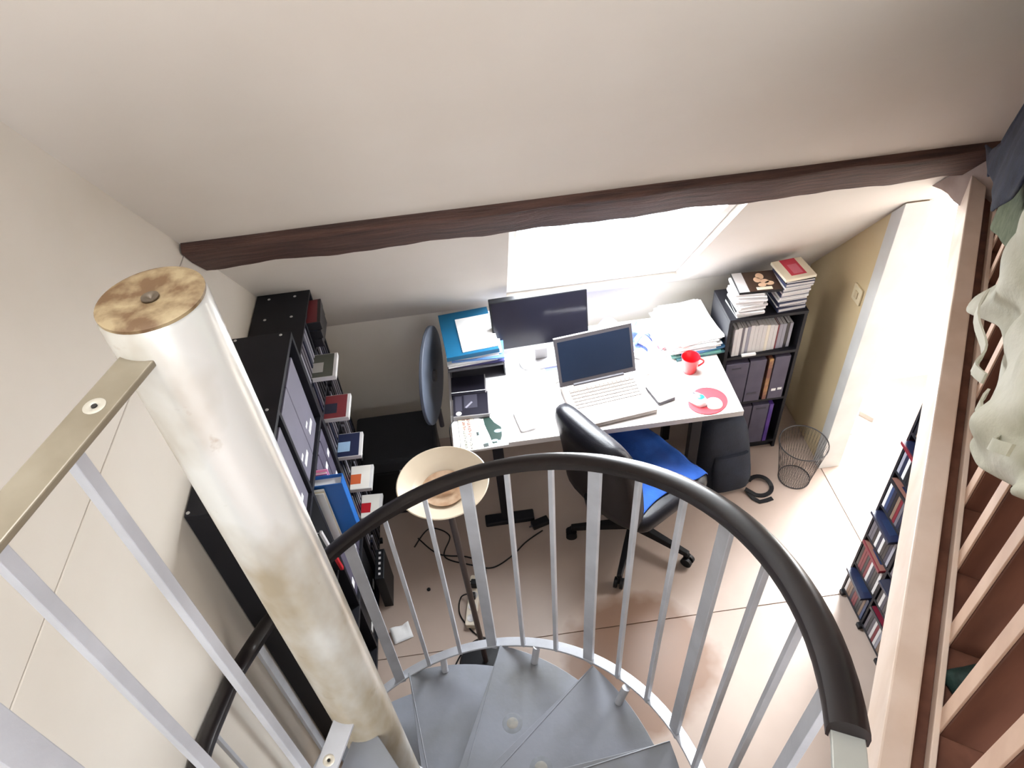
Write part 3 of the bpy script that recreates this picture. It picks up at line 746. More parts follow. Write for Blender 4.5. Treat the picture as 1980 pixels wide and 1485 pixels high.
for k, (nm, c1, c2) in enumerate((('dark slate', MATS['cover_slate'], M('cover_brown', S(112, 88, 80), 0.4)), ('navy', MATS['cover_navy'], MATS['cover_pale']), ('dull red', MATS['cover_dullred'], MATS['cover_slate']))):
    lying_case((LX + LD - 0.035 + 0.004 * k, LY + 0.30, llev[6] + 0.001 + 0.0402 * k), 0.03 * k, '%s case in the pile on the highest shelf of the left corner rack' % nm, 'piled cases on the very top level of the left corner rack', c1, body=1, w=0.15, t=0.038, patch=c2)
bb = thing('small_black_box', 'small dark box wedged behind the top of the left corner rack', 'box', (XL + 0.02, 2.465, 1.20))
B(0, 0.15, 0, 0.045, 0, 0.21).build('body', m_dgrey, bb, bevel=0.004)
B(-0.002, 0.152, -0.002, 0.047, 0.21, 0.222).build('lid', m_black2, bb, bevel=0.004)
bb.location.z = 0
bb.children[0].data.transform(Matrix.Diagonal((1, 1, 6.5, 1)))
bb.children[1].data.transform(Matrix.Translation((0, 0, 0.21 * 5.5)))
tag(bb, 'tall narrow dark box standing between the left corner rack and the slope', 'box')
ap = thing('black_bar_device', 'slim black device with a row of small lights at the foot of the left rack', 'device', (-0.645, 1.96, 0.0))
B(0.02, 0.062, -0.09, 0.07, 0.0, 0.24).build('body', m_black2, ap, bevel=0.003)
for k in range(5):
    B(0.036, 0.046, -0.07 + 0.028 * k, -0.058 + 0.028 * k, 0.24, 0.242).build('button', m_lgrey, ap)
pt_ = thing('paper_scrap', 'crumpled white paper scrap on the floor beside the tall black shelf', 'paper', (-0.545, 1.72, 0.0), 0.3)
MB().grid(lambda u, v: (0.09 * (u - 0.5), 0.075 * (v - 0.5), 0.004 + 0.02 * abs(math.sin(3.0 * u + 1.3 * v)) * v), 6, 6).build('sheet', m_white, pt_, solid=0.001, smooth=40)

# ------------------------------------------------------------------ desk
DX0, DX1, DYF, DYB, DZ = -0.19, 1.085, 2.130, 2.84, 0.74
dk = thing('desk', 'white topped desk with black T-shaped legs under the roof window', 'desk', (0.45, 2.48, 0))
B(DX0, DX1, DYF, DYB, DZ - 0.03, DZ).build('tabletop', M('white_desk_top', S(216, 211, 209), 0.45, col2=S(208, 202, 199), scale=8), dk, world=True, bevel=0.002)
for x in (0.0, 0.93):
    B(x - 0.025, x + 0.025, 2.25, 2.29, 0.03, DZ - 0.03).build('leg', m_black, dk, world=True, bevel=0.003)
    B(x - 0.11, x + 0.14, 2.24, 2.30, 0.0, 0.03).build('foot', m_black, dk, world=True, bevel=0.006)
    B(x - 0.02, x + 0.02, 2.29, 2.70, DZ - 0.075, DZ - 0.03).build('bracket', m_black, dk, world=True, bevel=0.002)
    B(x - 0.02, x + 0.02, 2.66, 2.70, 0.0, DZ - 0.075).build('leg', m_black, dk, world=True, bevel=0.003)
B(0.02, 0.91, 2.66, 2.69, 0.45, 0.50).build('crossbar', m_black, dk, world=True, bevel=0.003)

# monitor
mo = thing('monitor', 'wide flat monitor behind the laptop with black screen and pale lower bezel', 'monitor', (0.268, 2.585, DZ), math.radians(2), rot=None)
R_ = Matrix.Rotation(math.radians(-8), 4, 'X') @ Matrix.Translation((0, 0, 0.245))
B(-0.222, 0.222, -0.012, 0.028, -0.135, 0.142, R_).build('housing', m_black2, mo, bevel=0.004)
B(-0.215, 0.215, -0.0135, -0.012, -0.108, 0.136, R_).build('screen', M('dark_screen', S(34, 34, 46), 0.18), mo)
B(-0.222, 0.222, -0.0150, -0.012, -0.137, -0.108, R_).build('lower_bezel', m_lgrey, mo, bevel=0.001)
B(-0.03, 0.03, 0.045, 0.06, 0.01, 0.25).build('stand', m_lgrey, mo, bevel=0.004)
MB().prism(rrect(-0.11, 0.11, -0.02, 0.13, 0.05), 0, 0.012).build('base', m_lgrey, mo, bevel=0.003)
# laptop
la = thing('laptop', 'open grey laptop with dark screen in the middle of the desk', 'laptop', (0.5005, 2.419, DZ), math.atan2(2.443 - 2.397, 0.361))
lw = 0.183
B(-lw, lw, -0.262, 0.0, 0.004, 0.026).build('base', M('laptop_grey', S(136, 126, 120), 0.4, 0.2), la, bevel=0.004)
ky = MB()
for rI in range(6):
    for c_ in range(15):
        w_ = 0.0185
        ky.box(-0.150 + c_ * 0.0203, -0.150 + c_ * 0.0203 + w_, -0.048 - rI * 0.0205, -0.048 - rI * 0.0205 + 0.0165, 0.026, 0.0285)
ky.build('keyboard', M('taupe_keys', S(108, 98, 92), 0.5), la, kind='stuff')
B(-0.05, 0.04, -0.245, -0.19, 0.026, 0.0266).build('touchpad', M('touchpad_grey', S(196, 194, 200), 0.35), la)
RL = Matrix.Translation((0, 0.002, 0.024)) @ Matrix.Rotation(math.radians(-21), 4, 'X')
B(-lw, lw, 0.0, 0.010, 0.0, 0.236, RL).build('lid', M('laptop_lid', S(84, 80, 84), 0.4, 0.2), la, bevel=0.003)
B(-lw + 0.014, lw - 0.014, -0.001, 0.0, 0.024, 0.218, RL).build('screen', M('dark_blue_screen', S(30, 40, 58), 0.12), la)
B(-lw, lw, -0.0015, 0.011, 0.2345, 0.2385, RL).build('lid_edge', m_lgrey, la, bevel=0.001)
MB().cyl((-0.12, 0.0, 0.026), (0.12, 0.0, 0.026), 0.008, n=12).build('hinge', m_dgrey, la, smooth=40)

# papers on the left of the desk: pile of folders
pile_root = None
# a grey organiser carries the folder pile
og = thing('letter_tray', 'grey letter tray under the leaning pile of teal folders', 'tray', (-0.045, 2.655, DZ))
B(-0.13, 0.13, -0.10, 0.125, 0, 0.008).build('bottom', m_dgrey, og, bevel=0.002)
B(-0.13, -0.124, -0.10, 0.125, 0.008, 0.14).build('side_wall', m_dgrey, og, bevel=0.001)
B(0.124, 0.13, -0.10, 0.125, 0.008, 0.14).build('side_wall', m_dgrey, og, bevel=0.001)
B(-0.124, 0.124, 0.119, 0.125, 0.008, 0.14).build('back_wall', m_dgrey, og, bevel=0.001)
zz = DZ + 0.141
m_violet = M('violet_card', S(78, 76, 128), 0.5); m_skyc = M('sky_blue_card', S(104, 150, 214), 0.5)
for (nm, lab, mt, w, d_, t, dx, dy, a) in (
        ('document_wallet', 'dark slate document wallet, undermost of the pile on the left of the desk', m_dgrey, 0.25, 0.33, 0.008, 0.0, 0.0, 0.03),
        ('document_wallet', 'violet document wallet near the bottom of the left desk pile', m_violet, 0.235, 0.325, 0.008, 0.02, 0.01, 0.0),
        ('paper_sheaf', 'thick white paper sheaf in the middle of the left desk pile', m_white, 0.225, 0.31, 0.022, -0.012, 0.005, 0.06),
        ('document_wallet', 'sky blue document wallet sticking out at the right of the left desk pile', m_skyc, 0.235, 0.315, 0.008, 0.03, 0.0, -0.06),
        ('paper_sheaf', 'ragged white paper sheaf above the sky blue wallet in the left desk pile', m_white, 0.225, 0.305, 0.016, 0.010, 0.008, 0.02),
        ('teal_folder', 'bright teal ring folder near the top of the left desk pile', m_teal, 0.235, 0.315, 0.022, -0.012, 0.0, 0.09),
        ('paper_sheaf', 'white paper sheets lying on the bright teal folder', m_white, 0.165, 0.24, 0.004, 0.02, -0.012, 0.10)):
    r = thing(nm, lab, 'folder' if 'sheaf' not in nm else 'paper', (-0.055 + dx, 2.640 + dy, zz), a, 'folder pile on the left of the desk')
    if nm == 'paper_sheaf':
        k = max(1, int(t / 0.004)); rr = random.Random(int(t * 1e4))
        for j in range(k):
            B(-w / 2, w / 2, -d_ / 2, d_ / 2, t * j / k, t * (j + 1) / k - 0.0004, RZ(rr.uniform(-0.05, 0.05)) @ Matrix.Translation((rr.uniform(-0.01, 0.01), rr.uniform(-0.008, 0.008), 0))).build('sheet', m_white, r)
    else:
        B(-w / 2, w / 2, -d_ / 2, d_ / 2, 0, 0.002).build('cover', mt, r, bevel=0.0006)
        B(-w / 2 + 0.006, w / 2 - 0.006, -d_ / 2 + 0.006, d_ / 2 - 0.006, 0.002, t - 0.002).build('pages', m_white, r)
        B(-w / 2, w / 2, -d_ / 2, d_ / 2, t - 0.002, t).build('cover', mt, r, bevel=0.0006)
        B(-w / 2 - 0.002, w / 2 + 0.002, -d_ / 2 - 0.002, -d_ / 2, 0, t).build('spine', mt, r, bevel=0.0006)
    zz += t + 0.0004
# two black cases on the desk below the pile
m_bcase = M('black_glossy_card', S(34, 32, 42), 0.3)
c1 = thing('black_box_set', 'black square box set with a white band, just below the left desk pile', 'box', (-0.098, 2.505, DZ), -0.03)
B(-0.078, 0.078, -0.072, 0.05, 0.0, 0.03).build('body', m_bcase, c1, bevel=0.002)
B(-0.079, 0.079, -0.058, -0.054, 0.0302, 0.0306).build('band', m_white, c1)
B(0.0785, 0.083, -0.072, 0.05, 0.0, 0.03).build('edge', m_grey, c1)
c2 = thing('black_picture_book', 'black book with a faint grey figure and round sticker above the car magazine', 'book', (-0.094, 2.375, DZ), -0.04)
B(-0.080, 0.078, -0.075, 0.07, 0.0, 0.026).build('cover', m_bcase, c2, bevel=0.002)
B(-0.07, -0.04, -0.045, 0.05, 0.026, 0.0264).build('cover_picture', M('faint_figure', S(62, 60, 72), 0.4), c2)
B(-0.03, 0.03, -0.03, 0.055, 0.026, 0.0264).build('cover_picture', MATS['faint_figure'], c2)
B(-0.005, 0.004, -0.035, 0.01, 0.0264, 0.0268, RZ(-0.7)).build('cover_picture', M('pale_figure', S(140, 138, 150), 0.4), c2)
MB().lathe([(0, 0.0264), (0.013, 0.0264), (0.013, 0.0268), (0, 0.0268)], 20, (-0.055, -0.06, 0)).build('sticker', m_lgrey, c2)
B(0.078, 0.082, -0.075, 0.07, 0.0, 0.026).build('page_edge', m_grey, c2); B(-0.080, 0.082, -0.079, -0.075, 0.0, 0.026).build('page_edge', m_grey, c2)
# car magazine
mg = thing('car_magazine', 'white magazine with a green vintage car and red lettering at the desk corner', 'magazine', (-0.052, 2.216, DZ), 0.03)
B(-0.105, 0.098, -0.105, 0.107, 0.0005, 0.006).build('pages', m_white, mg, bevel=0.0008)
B(-0.105, -0.036, -0.105, 0.107, 0.006, 0.0066).build('cover_strip', m_cream, mg)
B(-0.036, -0.034, -0.105, 0.107, 0.006, 0.0067).build('cover_rule', m_grey, mg)
m_cgreen = M('print_green', S(10, 46, 38), 0.5); m_cdark = M('print_dark_green', S(8, 16, 12), 0.5); m_cpale = M('print_pale_blue', S(150, 178, 184), 0.5)
zc = 0.0062
def cp(pts): return [((x - 0.03) * 1.35 + 0.034, (y - 0.015) * 1.28 - 0.002) for x, y in pts]
MB().prism(cp([(0.010, 0.075), (0.030, 0.080), (0.045, 0.045), (0.064, 0.02), (0.062, -0.02), (0.052, -0.048), (0.028, -0.05), (0.022, -0.01), (0.012, 0.04)]), zc, zc + 0.0004).build('car_body_print', m_cgreen, mg)
MB().prism(cp([(-0.012, 0.082), (0.0, 0.085), (0.012, 0.078), (0.03, 0.096), (0.038, 0.094), (0.030, 0.074), (0.006, 0.072)]), zc, zc + 0.0005).build('car_hood_print', m_cdark, mg)
for (cx_, cy_, ra, rb2, mt) in ((0.052, 0.004, 0.013, 0.008, m_cpale), (0.0, 0.044, 0.012, 0.012, m_cpale), (0.006, 0.02, 0.010, 0.008, m_cpale), (0.036, -0.038, 0.011, 0.006, m_cpale), (0.05, -0.045, 0.008, 0.006, m_cpale)):
    MB().prism(cp([(cx_ + ra * math.cos(2 * PI * k / 18), cy_ + rb2 * math.sin(2 * PI * k / 18)) for k in range(18)]), zc + 0.0004, zc + 0.0008).build('lamp_print', mt, mg)
MB().prism(cp([(-0.014, 0.03), (0.0, 0.03), (0.02, -0.04), (0.012, -0.06), (-0.01, -0.02)]), zc, zc + 0.0003).build('mudguard_print', m_cpale, mg)
MB().prism([(-0.010, -0.08), (0.012, -0.078), (0.014, -0.098), (-0.008, -0.1)], zc, zc + 0.0004).build('badge_print', M('print_grey', S(58, 66, 64), 0.5), mg)
B(-0.032, -0.022, -0.025, -0.005, zc, zc + 0.0004).build('badge_print', MATS['print_grey'], mg)
m_rprint = M('print_red', S(120, 0, 8), 0.5)
rr = random.Random(8)
def glyphs(x, y0, y1, h, mt):
    mb = MB(); y = y1
    while y > y0:
        w = rr.uniform(0.006, 0.0085); b_ = 0.0024
        mb.box(x, x + h, y - b_, y, 0.0066, 0.007)
        if rr.random() < 0.6: mb.box(x, x + h, y - w, y - w + b_, 0.0066, 0.007)
        q = x + h * rr.choice([0, 0.4, 0.78]); mb.box(q, q + h * 0.22, y - w, y, 0.0066, 0.0071)
        y -= w + rr.choice([0.0022, 0.0022, 0.006])
    return mb
glyphs(-0.066, -0.03, 0.090, 0.014, m_rprint).build('red_lettering', m_rprint, mg, kind='stuff')
glyphs(-0.066, -0.095, -0.035, 0.012, m_rprint).build('dark_lettering', m_dgrey, mg, kind='stuff')
glyphs(-0.088, 0.02, 0.082, 0.013, m_rprint).build('red_lettering', m_rprint, mg, kind='stuff')
glyphs(-0.088, -0.09, 0.012, 0.011, MATS['print_grey']).build('grey_lettering', MATS['print_grey'], mg, kind='stuff')
ms = thing('magazine_stack_sheet', 'plain white leaflet under the left edge of the car magazine', 'leaflet', (-0.168, 2.235, DZ), 0.02)
B(-0.02, 0.012, -0.09, 0.10, 0.0, 0.003).build('sheet', m_white, ms)
# white sheets in the middle-left
for i, (x, y, w, d_, a) in enumerate(((0.08, 2.53, 0.20, 0.27, 0.10), (0.20, 2.42, 0.21, 0.29, -0.08))):
    o = B(-w / 2, w / 2, -d_ / 2, d_ / 2, 0.0004 + 0.0012 * i, 0.0012 + 0.0012 * i).build('paper_sheet', m_white)
    o.location = (x, y, DZ); o.rotation_euler = (0, 0, a)
    tag(o, ('blank white sheet of paper below the monitor' if i == 0 else 'blank white sheet of paper left of the laptop'), 'paper')
o = B(-0.055, 0.055, -0.035, 0.035, 0.0, 0.0015).build('note', M('grey_note', S(206, 202, 192), 0.7)); o.location = (0.285, 2.485, DZ + 0.003); o.rotation_euler = (0, 0, 0.35)
tag(o, 'small pale grey note on the white sheet left of the laptop screen', 'note')
o = B(-0.03, 0.03, -0.04, 0.04, 0.0, 0.002).build('note', M('blue_note', S(112, 122, 190), 0.6)); o.location = (0.30, 2.585, DZ + 0.0005); o.rotation_euler = (0, 0, 0.1)
tag(o, 'small blue printed card between the monitor and the laptop', 'card')
o = B(-0.02, 0.02, -0.012, 0.012, 0.0, 0.012).build('rubber', M('pink_rubber', S(206, 120, 124), 0.7), bevel=0.002); o.location = (0.03, 2.70, DZ); o.rotation_euler = (0, 0, 0.5)
tag(o, 'small dull pink rubber just right of the folder pile', 'rubber')
ph = thing('white_phone', 'white slab phone lying in front of the laptop on the left', 'phone', (0.135, 2.245, DZ), 0.18)
MB().prism(rrect(-0.036, 0.036, -0.066, 0.066, 0.012), 0.0, 0.011).build('body', m_lgrey, ph, bevel=0.002)
MB().prism(rrect(-0.031, 0.031, -0.042, 0.052, 0.004), 0.011, 0.0115).build('screen', M('pale_screen', S(224, 224, 226), 0.3), ph)

# blue shirt heap behind the laptop
m_shirt = M('pale_blue_shirt', S(112, 134, 190), 0.85, col2=S(58, 78, 160), scale=16, stretch=(1.0, 0.25, 1), amount=(0.45, 0.6), bump=0.2, bscale=70)
hp = thing('blue_shirt', 'crumpled pale blue striped shirt heaped behind the laptop screen', 'shirt', (0.60, 2.69, DZ))
def heap(u, v):
    x = (u - 0.5) * 0.33; y = (v - 0.5) * 0.25
    e = max(0.0, 1 - (abs(2 * u - 1) ** 2.4)) * max(0.0, 1 - (abs(2 * v - 1) ** 2.4))
    z = 0.004 + 0.10 * e * (0.72 + 0.32 * math.sin(9 * u + 4 * v) + 0.22 * math.sin(17 * v - 7 * u))
    return (x + 0.012 * math.sin(14 * v), y + 0.012 * math.sin(15 * u), max(z, 0.003))
MB().grid(heap, 34, 26).build('cloth', m_shirt, hp, smooth=180, solid=0.003, subsurf=1)
MB().grid(lambda u, v: (0.11 + 0.09 * u, -0.10 + 0.05 * v + 0.03 * u, 0.035 + 0.06 * math.sin(PI * u) * (1 - 0.4 * v) + 0.008 * math.sin(9 * v)), 10, 8).build('sleeve', m_shirt, hp, smooth=180, solid=0.004)
# crumpled paper and mouse clutter right of the laptop
def crumple(r, seed):
    rr = random.Random(seed); mb = MB(); n = 12; m = 7; rings = []
    for j in range(m + 1):
        phi = -PI / 2 + PI * j / m
        rings.append([((r * (1 + rr.uniform(-0.25, 0.2))) * math.cos(phi) * math.cos(2 * PI * i / n), (r * (1 + rr.uniform(-0.25, 0.2))) * math.cos(phi) * math.sin(2 * PI * i / n), r * 0.6 * (1 + math.sin(phi) * 0.98)) for i in range(n)])
    return mb.loft(rings)
for i, (x, y, r, lb) in enumerate(((0.725, 2.565, 0.034, 'crumpled white tissue nearest the laptop screen'), (0.745, 2.645, 0.03, 'crumpled white tissue against the blue shirt'))):
    o = crumple(r, 3 + i).build('tissue', m_white); o.location = (x, y, DZ); tag(o, lb, 'tissue')
wd = thing('white_adapter', 'white square adapter with rounded corners beside the laptop hinge', 'adapter', (0.745, 2.475, DZ), 0.25)
MB().prism(rrect(-0.035, 0.035, -0.04, 0.04, 0.01), 0, 0.024).build('body', m_white, wd, bevel=0.004)
B(-0.006, 0.006, 0.04, 0.052, 0.006, 0.016).build('plug', m_lgrey, wd)
def mouse(label, loc, a, mat, mat2):
    r = thing('computer_mouse', label, 'mouse', loc, a)
    rings = []
    for j, (t) in enumerate([0, 0.12, 0.3, 0.55, 0.8, 0.95, 1.0]):
        y = (t - 0.5) * 0.095; w = 0.030 * (max(0.0, 1 - abs(2 * t - 1) ** 3)) ** 0.5 + 0.003; h = 0.034 * (max(0.0, 1 - abs(2 * t - 0.9) ** 2.6)) ** 0.5 + 0.004
        rings.append([(w * math.cos(PI * k / 10), y, h * math.sin(PI * k / 10)) for k in range(11)])
    MB().loft(rings).build('body', mat, r, smooth=180)
    B(-0.003, 0.003, 0.012, 0.028, 0.026, 0.036).build('wheel', mat2, r, bevel=0.001)
    return r
m1 = mouse('grey and white mouse among the clutter right of the laptop', (0.812, 2.54, DZ), -0.9, m_lgrey, m_dgrey)
o = B(-0.018, 0.018, -0.02, 0.02, 0.0, 0.022).build('red_matchbox', M('red_white_card', S(206, 84, 96), 0.6, col2=S(230, 210, 212), scale=30), bevel=0.001)
o.location = (0.845, 2.60, DZ); o.rotation_euler = (0, 0, 0.4); tag(o, 'tiny red and white box behind the grey mouse', 'box')
hd = thing('hard_drive', 'grey external hard drive right of the laptop base', 'hard drive', (0.757, 2.298, DZ), 0.28)
MB().prism(rrect(-0.043, 0.043, -0.062, 0.062, 0.008), 0.0, 0.016).build('lower_shell', m_dgrey, hd, bevel=0.002)
MB().prism(rrect(-0.043, 0.043, -0.062, 0.062, 0.008), 0.0162, 0.024).build('upper_shell', m_lgrey, hd, bevel=0.003)
# mug
mug = thing('red_mug', 'red ceramic mug with a small handle on the right of the desk', 'mug', (0.928, 2.425, DZ))
MB().lathe([(0.0, 0.0), (0.030, 0.0), (0.033, 0.004), (0.041, 0.082), (0.0425, 0.086), (0.041, 0.088), (0.039, 0.086), (0.031, 0.012), (0.0, 0.010)], 40).build('body', m_red, mug, smooth=50)
pts = [(0.036 + 0.028 * math.sin(PI * t), 0.0, 0.02 + 0.05 * t) for t in [k / 12 for k in range(13)]]
MB().tube(pts, 0.0045, 8).build('handle', m_red, mug, smooth=60)
# red mouse mat with wrist rest
mm = thing('mouse_mat', 'red egg-shaped mouse mat with a round wrist rest near the desk corner', 'mouse mat', (0.935, 2.222, DZ), -0.45)
egg = []
for k in range(48):
    a = 2 * PI * k / 48
    r = 0.086 + 0.018 * math.cos(a) - 0.014 * math.cos(2 * a + 0.4)
    egg.append((r * 1.08 * math.cos(a) , r * 0.86 * math.sin(a)))
MB().prism(egg, 0, 0.004).build('mat', m_redpad, mm, bevel=0.001)
MB().lathe([(0.0, 0.016), (0.02, 0.0155), (0.034, 0.011), (0.038, 0.005), (0.038, 0.004), (0, 0.004)], 28, (0.045, -0.012, 0)).build('wrist_rest', M('pale_gel', S(232, 214, 214), 0.3), mm, smooth=60)
m2 = mouse('small white mouse with a turquoise back lying on the red mat', (0.905, 2.222, DZ + 0.0041), 0.6, m_white, m_dgrey)
MB().lathe([(0.0, 0.0385), (0.008, 0.038), (0.016, 0.0345), (0.0185, 0.031), (0.0, 0.028)], 20, (0.002, -0.012, 0)).build('turquoise_shell', M('turquoise_plastic', S(40, 190, 216), 0.35), m2, smooth=60)
# right paper pile with teal folders
zz = DZ
for (nm, lab, mt, w, d_, t, dx, dy, a) in (
        ('document_wallet', 'dark teal document wallet, undermost of the right desk pile', m_teal2, 0.235, 0.32, 0.012, 0.005, 0.0, 0.10),
        ('document_wallet', 'green card wallet second from the bottom of the right desk pile', M('green_card', S(86, 138, 130), 0.5), 0.235, 0.32, 0.010, 0.0, 0.0, 0.0),
        ('document_wallet', 'blue card wallet in the middle of the right desk pile', M('mid_blue_card', S(58, 108, 150), 0.5), 0.23, 0.315, 0.012, 0.015, 0.0, 0.16),
        ('paper_sheaf', 'thick sheaf of loose white papers in the right desk pile', m_white, 0.225, 0.31, 0.032, -0.012, 0.01, 0.02),
        ('paper_sheaf', 'fanned white papers on top of the right desk pile', m_white, 0.22, 0.305, 0.016, 0.0, 0.015, 0.12)):
    r = thing(nm, lab, 'folder' if 'sheaf' not in nm else 'paper', (0.985 + dx, 2.665 + dy, zz), a, 'paper pile on the right of the desk')
    if nm == 'paper_sheaf':
        k = max(1, int(t / 0.004)); rr = random.Random(int(t * 1e4) + 5)
        for j in range(k):
            B(-w / 2, w / 2, -d_ / 2, d_ / 2, t * j / k, t * (j + 1) / k - 0.0004, RZ(rr.uniform(-0.09, 0.09)) @ Matrix.Translation((rr.uniform(-0.014, 0.014), rr.uniform(-0.012, 0.012), 0))).build('sheet', m_white, r)
    else:
        B(-w / 2, w / 2, -d_ / 2, d_ / 2, 0, 0.002).build('cover', mt, r, bevel=0.0006)
        B(-w / 2 + 0.006, w / 2 - 0.006, -d_ / 2 + 0.006, d_ / 2 - 0.006, 0.002, t - 0.002).build('pages', m_white, r)
        B(-w / 2, w / 2, -d_ / 2, d_ / 2, t - 0.002, t).build('cover', mt, r, bevel=0.0006)
        B(-w / 2 - 0.002, w / 2 + 0.002, -d_ / 2 - 0.002, -d_ / 2, 0, t).build('spine', mt, r, bevel=0.0006)
    zz += t + 0.0004

# ------------------------------------------------------------------ black cube shelf with discs, right corner
KX0, KX1, KYF, KYB, KZ = 1.125, 1.492, 2.514, 2.748, 0.935
ks = thing('cube_shelf', 'black three-tier cube shelf between the desk and the right wall', 'shelf', (KX0, KYF, 0))
t = 0.016
B(KX0, KX0 + t, KYF, KYB, 0, KZ - t).build('side_panel', m_black, ks, world=True, bevel=0.001)
B(KX1 - t, KX1, KYF, KYB, 0, KZ - t).build('side_panel', m_black, ks, world=True, bevel=0.001)
B(KX0, KX1, KYF - 0.003, KYB, KZ - t, KZ).build('top_board', m_black, ks, world=True, bevel=0.001)
for z in (0.06, 0.385, 0.70):
    B(KX0 + t, KX1 - t, KYF, KYB, z - t, z).build('shelf_board', m_black, ks, world=True, bevel=0.001)
B(KX0 + t, KX1 - t, KYB - 0.005, KYB, 0.0, KZ - t).build('back_panel', m_black, ks, world=True)
B(KX0 + t, KX1 - t, KYF + 0.02, KYF + 0.03, 0.0, 0.06 - t).build('plinth', m_black, ks, world=True)
# upright discs on the top tier
cols = ['case_white', 'case_white', 'case_grey', 'case_white', 'case_silver', 'case_white', 'case_white', 'case_white', 'case_white', 'case_tan', 'case_white', 'case_white', 'case_red', 'case_silver', 'case_silver', 'case_black', 'case_silver']
x = KX0 + t + 0.022
hs = [0.165, 0.17, 0.168, 0.165, 0.168, 0.172, 0.165, 0.168, 0.16, 0.158, 0.155, 0.150, 0.15, 0.15, 0.148, 0.15, 0.146]
cream_s = M('case_cream', S(226, 220, 206), 0.5)
for i, cn in enumerate(cols):
    w = [0.016, 0.02, 0.012, 0.014, 0.016, 0.02, 0.018, 0.022, 0.02, 0.016, 0.02, 0.018, 0.008, 0.018, 0.018, 0.016, 0.016][i]
    mt = MATS[cn] if cn != 'case_tan' else cream_s
    r = thing('booklet', '%s spined booklet upright in the cube shelf, %s from the left' % ({'case_white': 'white', 'case_grey': 'grey', 'case_silver': 'pale grey', 'case_tan': 'cream', 'case_red': 'thin red', 'case_black': 'black'}[cn], ORD[i] if i < 16 else 'last'), 'booklet', (x, KYF + 0.008 + 0.0012 * i, 0.7005), 0, 'booklets on the top tier of the cube shelf')
    B(0, w - 0.0008, 0, 0.14, 0, hs[i]).build('cover', mt, r, bevel=0.001)
    B(0.002, w - 0.003, 0.003, 0.137, hs[i], hs[i] + 0.0005).build('pages', m_white, r)
    x += w
o = B(-0.034, 0.034, -0.006, 0.006, 0.0, 0.012).build('white_box', m_white, bevel=0.001); o.location = (1.245, KYF + 0.0005, 0.7005)
tag(o, 'small flat white box lying in front of the upright booklets', 'box')
def cube_file(name, label, x0, x1, z, h, mat, extra=None, proud=0.004):
    r = thing(name, label, 'box file', (x0, KYF - proud, z + 0.0005), 0, 'box files in the cube shelf')
    B(0.001, x1 - x0 - 0.001, 0.001, 0.20, 0, h).build('body', mat, r, bevel=0.002)
    if extra:
        for nm, mt, bx in extra: B(*bx).build(nm, mt, r)
    return r
xa = KX0 + t + 0.003
fl_ = M('file_outline', S(58, 54, 66), 0.5)
cube_file('box_file', 'wide slate box file at the left of the middle tier of the cube shelf', xa, xa + 0.115, 0.385, 0.27, m_binder, [('pull_slot', fl_, (0.03, 0.075, -0.0006, 0.001, 0.235, 0.243))])
cube_file('box_file', 'slate box file second from left on the middle tier of the cube shelf', xa + 0.117, xa + 0.20, 0.385, 0.275, m_binder, [('pull_slot', fl_, (0.012, 0.06, -0.0006, 0.001, 0.05, 0.062))])
cube_file('box_file', 'thin brown and ochre spined book on the middle tier of the cube shelf', xa + 0.213, xa + 0.236, 0.385, 0.27, M('brown_spine', S(112, 72, 62), 0.5, col2=S(176, 134, 84), scale=8, amount=(0.45, 0.55)))
cube_file('box_file', 'slate box file with two white labels on the right of the middle tier', xa + 0.24, xa + 0.318, 0.385, 0.28, m_binder, [('spine_label', m_white, (0.014, 0.036, -0.0006, 0.001, 0.055, 0.07)), ('spine_label', m_white, (0.045, 0.066, -0.0006, 0.001, 0.058, 0.072))])
cube_file('box_file', 'slate box file at the left of the lowest tier of the cube shelf', xa, xa + 0.105, 0.06, 0.28, m_binder, [('pull_slot', fl_, (0.02, 0.07, -0.0006, 0.001, 0.24, 0.248))])
cube_file('box_file', 'dark outlined box file in the middle of the lowest tier of the cube shelf', xa + 0.108, xa + 0.175, 0.06, 0.285, M('dark_file', S(74, 70, 84), 0.5), [('pull_slot', fl_, (0.012, 0.05, -0.0006, 0.001, 0.03, 0.045))])
cube_file('box_file', 'slate box file second from right on the lowest tier of the cube shelf', xa + 0.178, xa + 0.265, 0.06, 0.285, m_binder, [('pull_slot', fl_, (0.02, 0.07, -0.0006, 0.001, 0.255, 0.265))])
cube_file('box_file', 'purple spined book on the right of the lowest tier of the cube shelf', xa + 0.267, xa + 0.29, 0.06, 0.28, M('purple_spine', S(92, 58, 142), 0.5, col2=S(44, 36, 110), scale=10))
# two piles of discs on top of the cube shelf
zz = KZ; rr = random.Random(17)
left = [('white', 0.012), ('black', 0.006), ('white', 0.012), ('black', 0.006), ('pale grey', 0.014), ('white', 0.011), ('pale grey', 0.011), ('white', 0.012), ('pale grey', 0.012), ('white', 0.012), ('white', 0.013)]
cmap = {'white': m_white, 'black': m_black2, 'pale grey': m_lgrey, 'slate blue': M('slate_blue_case', S(64, 70, 98), 0.35), 'cream': m_cream}
def flat_case(pile, i, n, colr, t, cx_, cy_, w, d_, a, zz):
    pos = 'at the bottom' if i == 0 else ('%s from the bottom' % ORD[i])
    r = thing('flat_case', '%s flat disc case, %s the %s pile on the cube shelf' % (colr, 'lowest in' if i == 0 else ORD[i] + ' up in', pile), 'disc case', (cx_, cy_, zz), a, 'disc cases in the %s pile on the cube shelf' % pile)
    B(-w / 2, w / 2, -d_ / 2, d_ / 2, 0.0003, t).build('case', cmap[colr], r, bevel=0.001)
    B(-w / 2 + 0.004, w / 2 - 0.003, -d_ / 2 - 0.0006, -d_ / 2, t * 0.25, t * 0.8).build('spine_print', m_lgrey if colr != 'pale grey' else m_white, r)
    return r
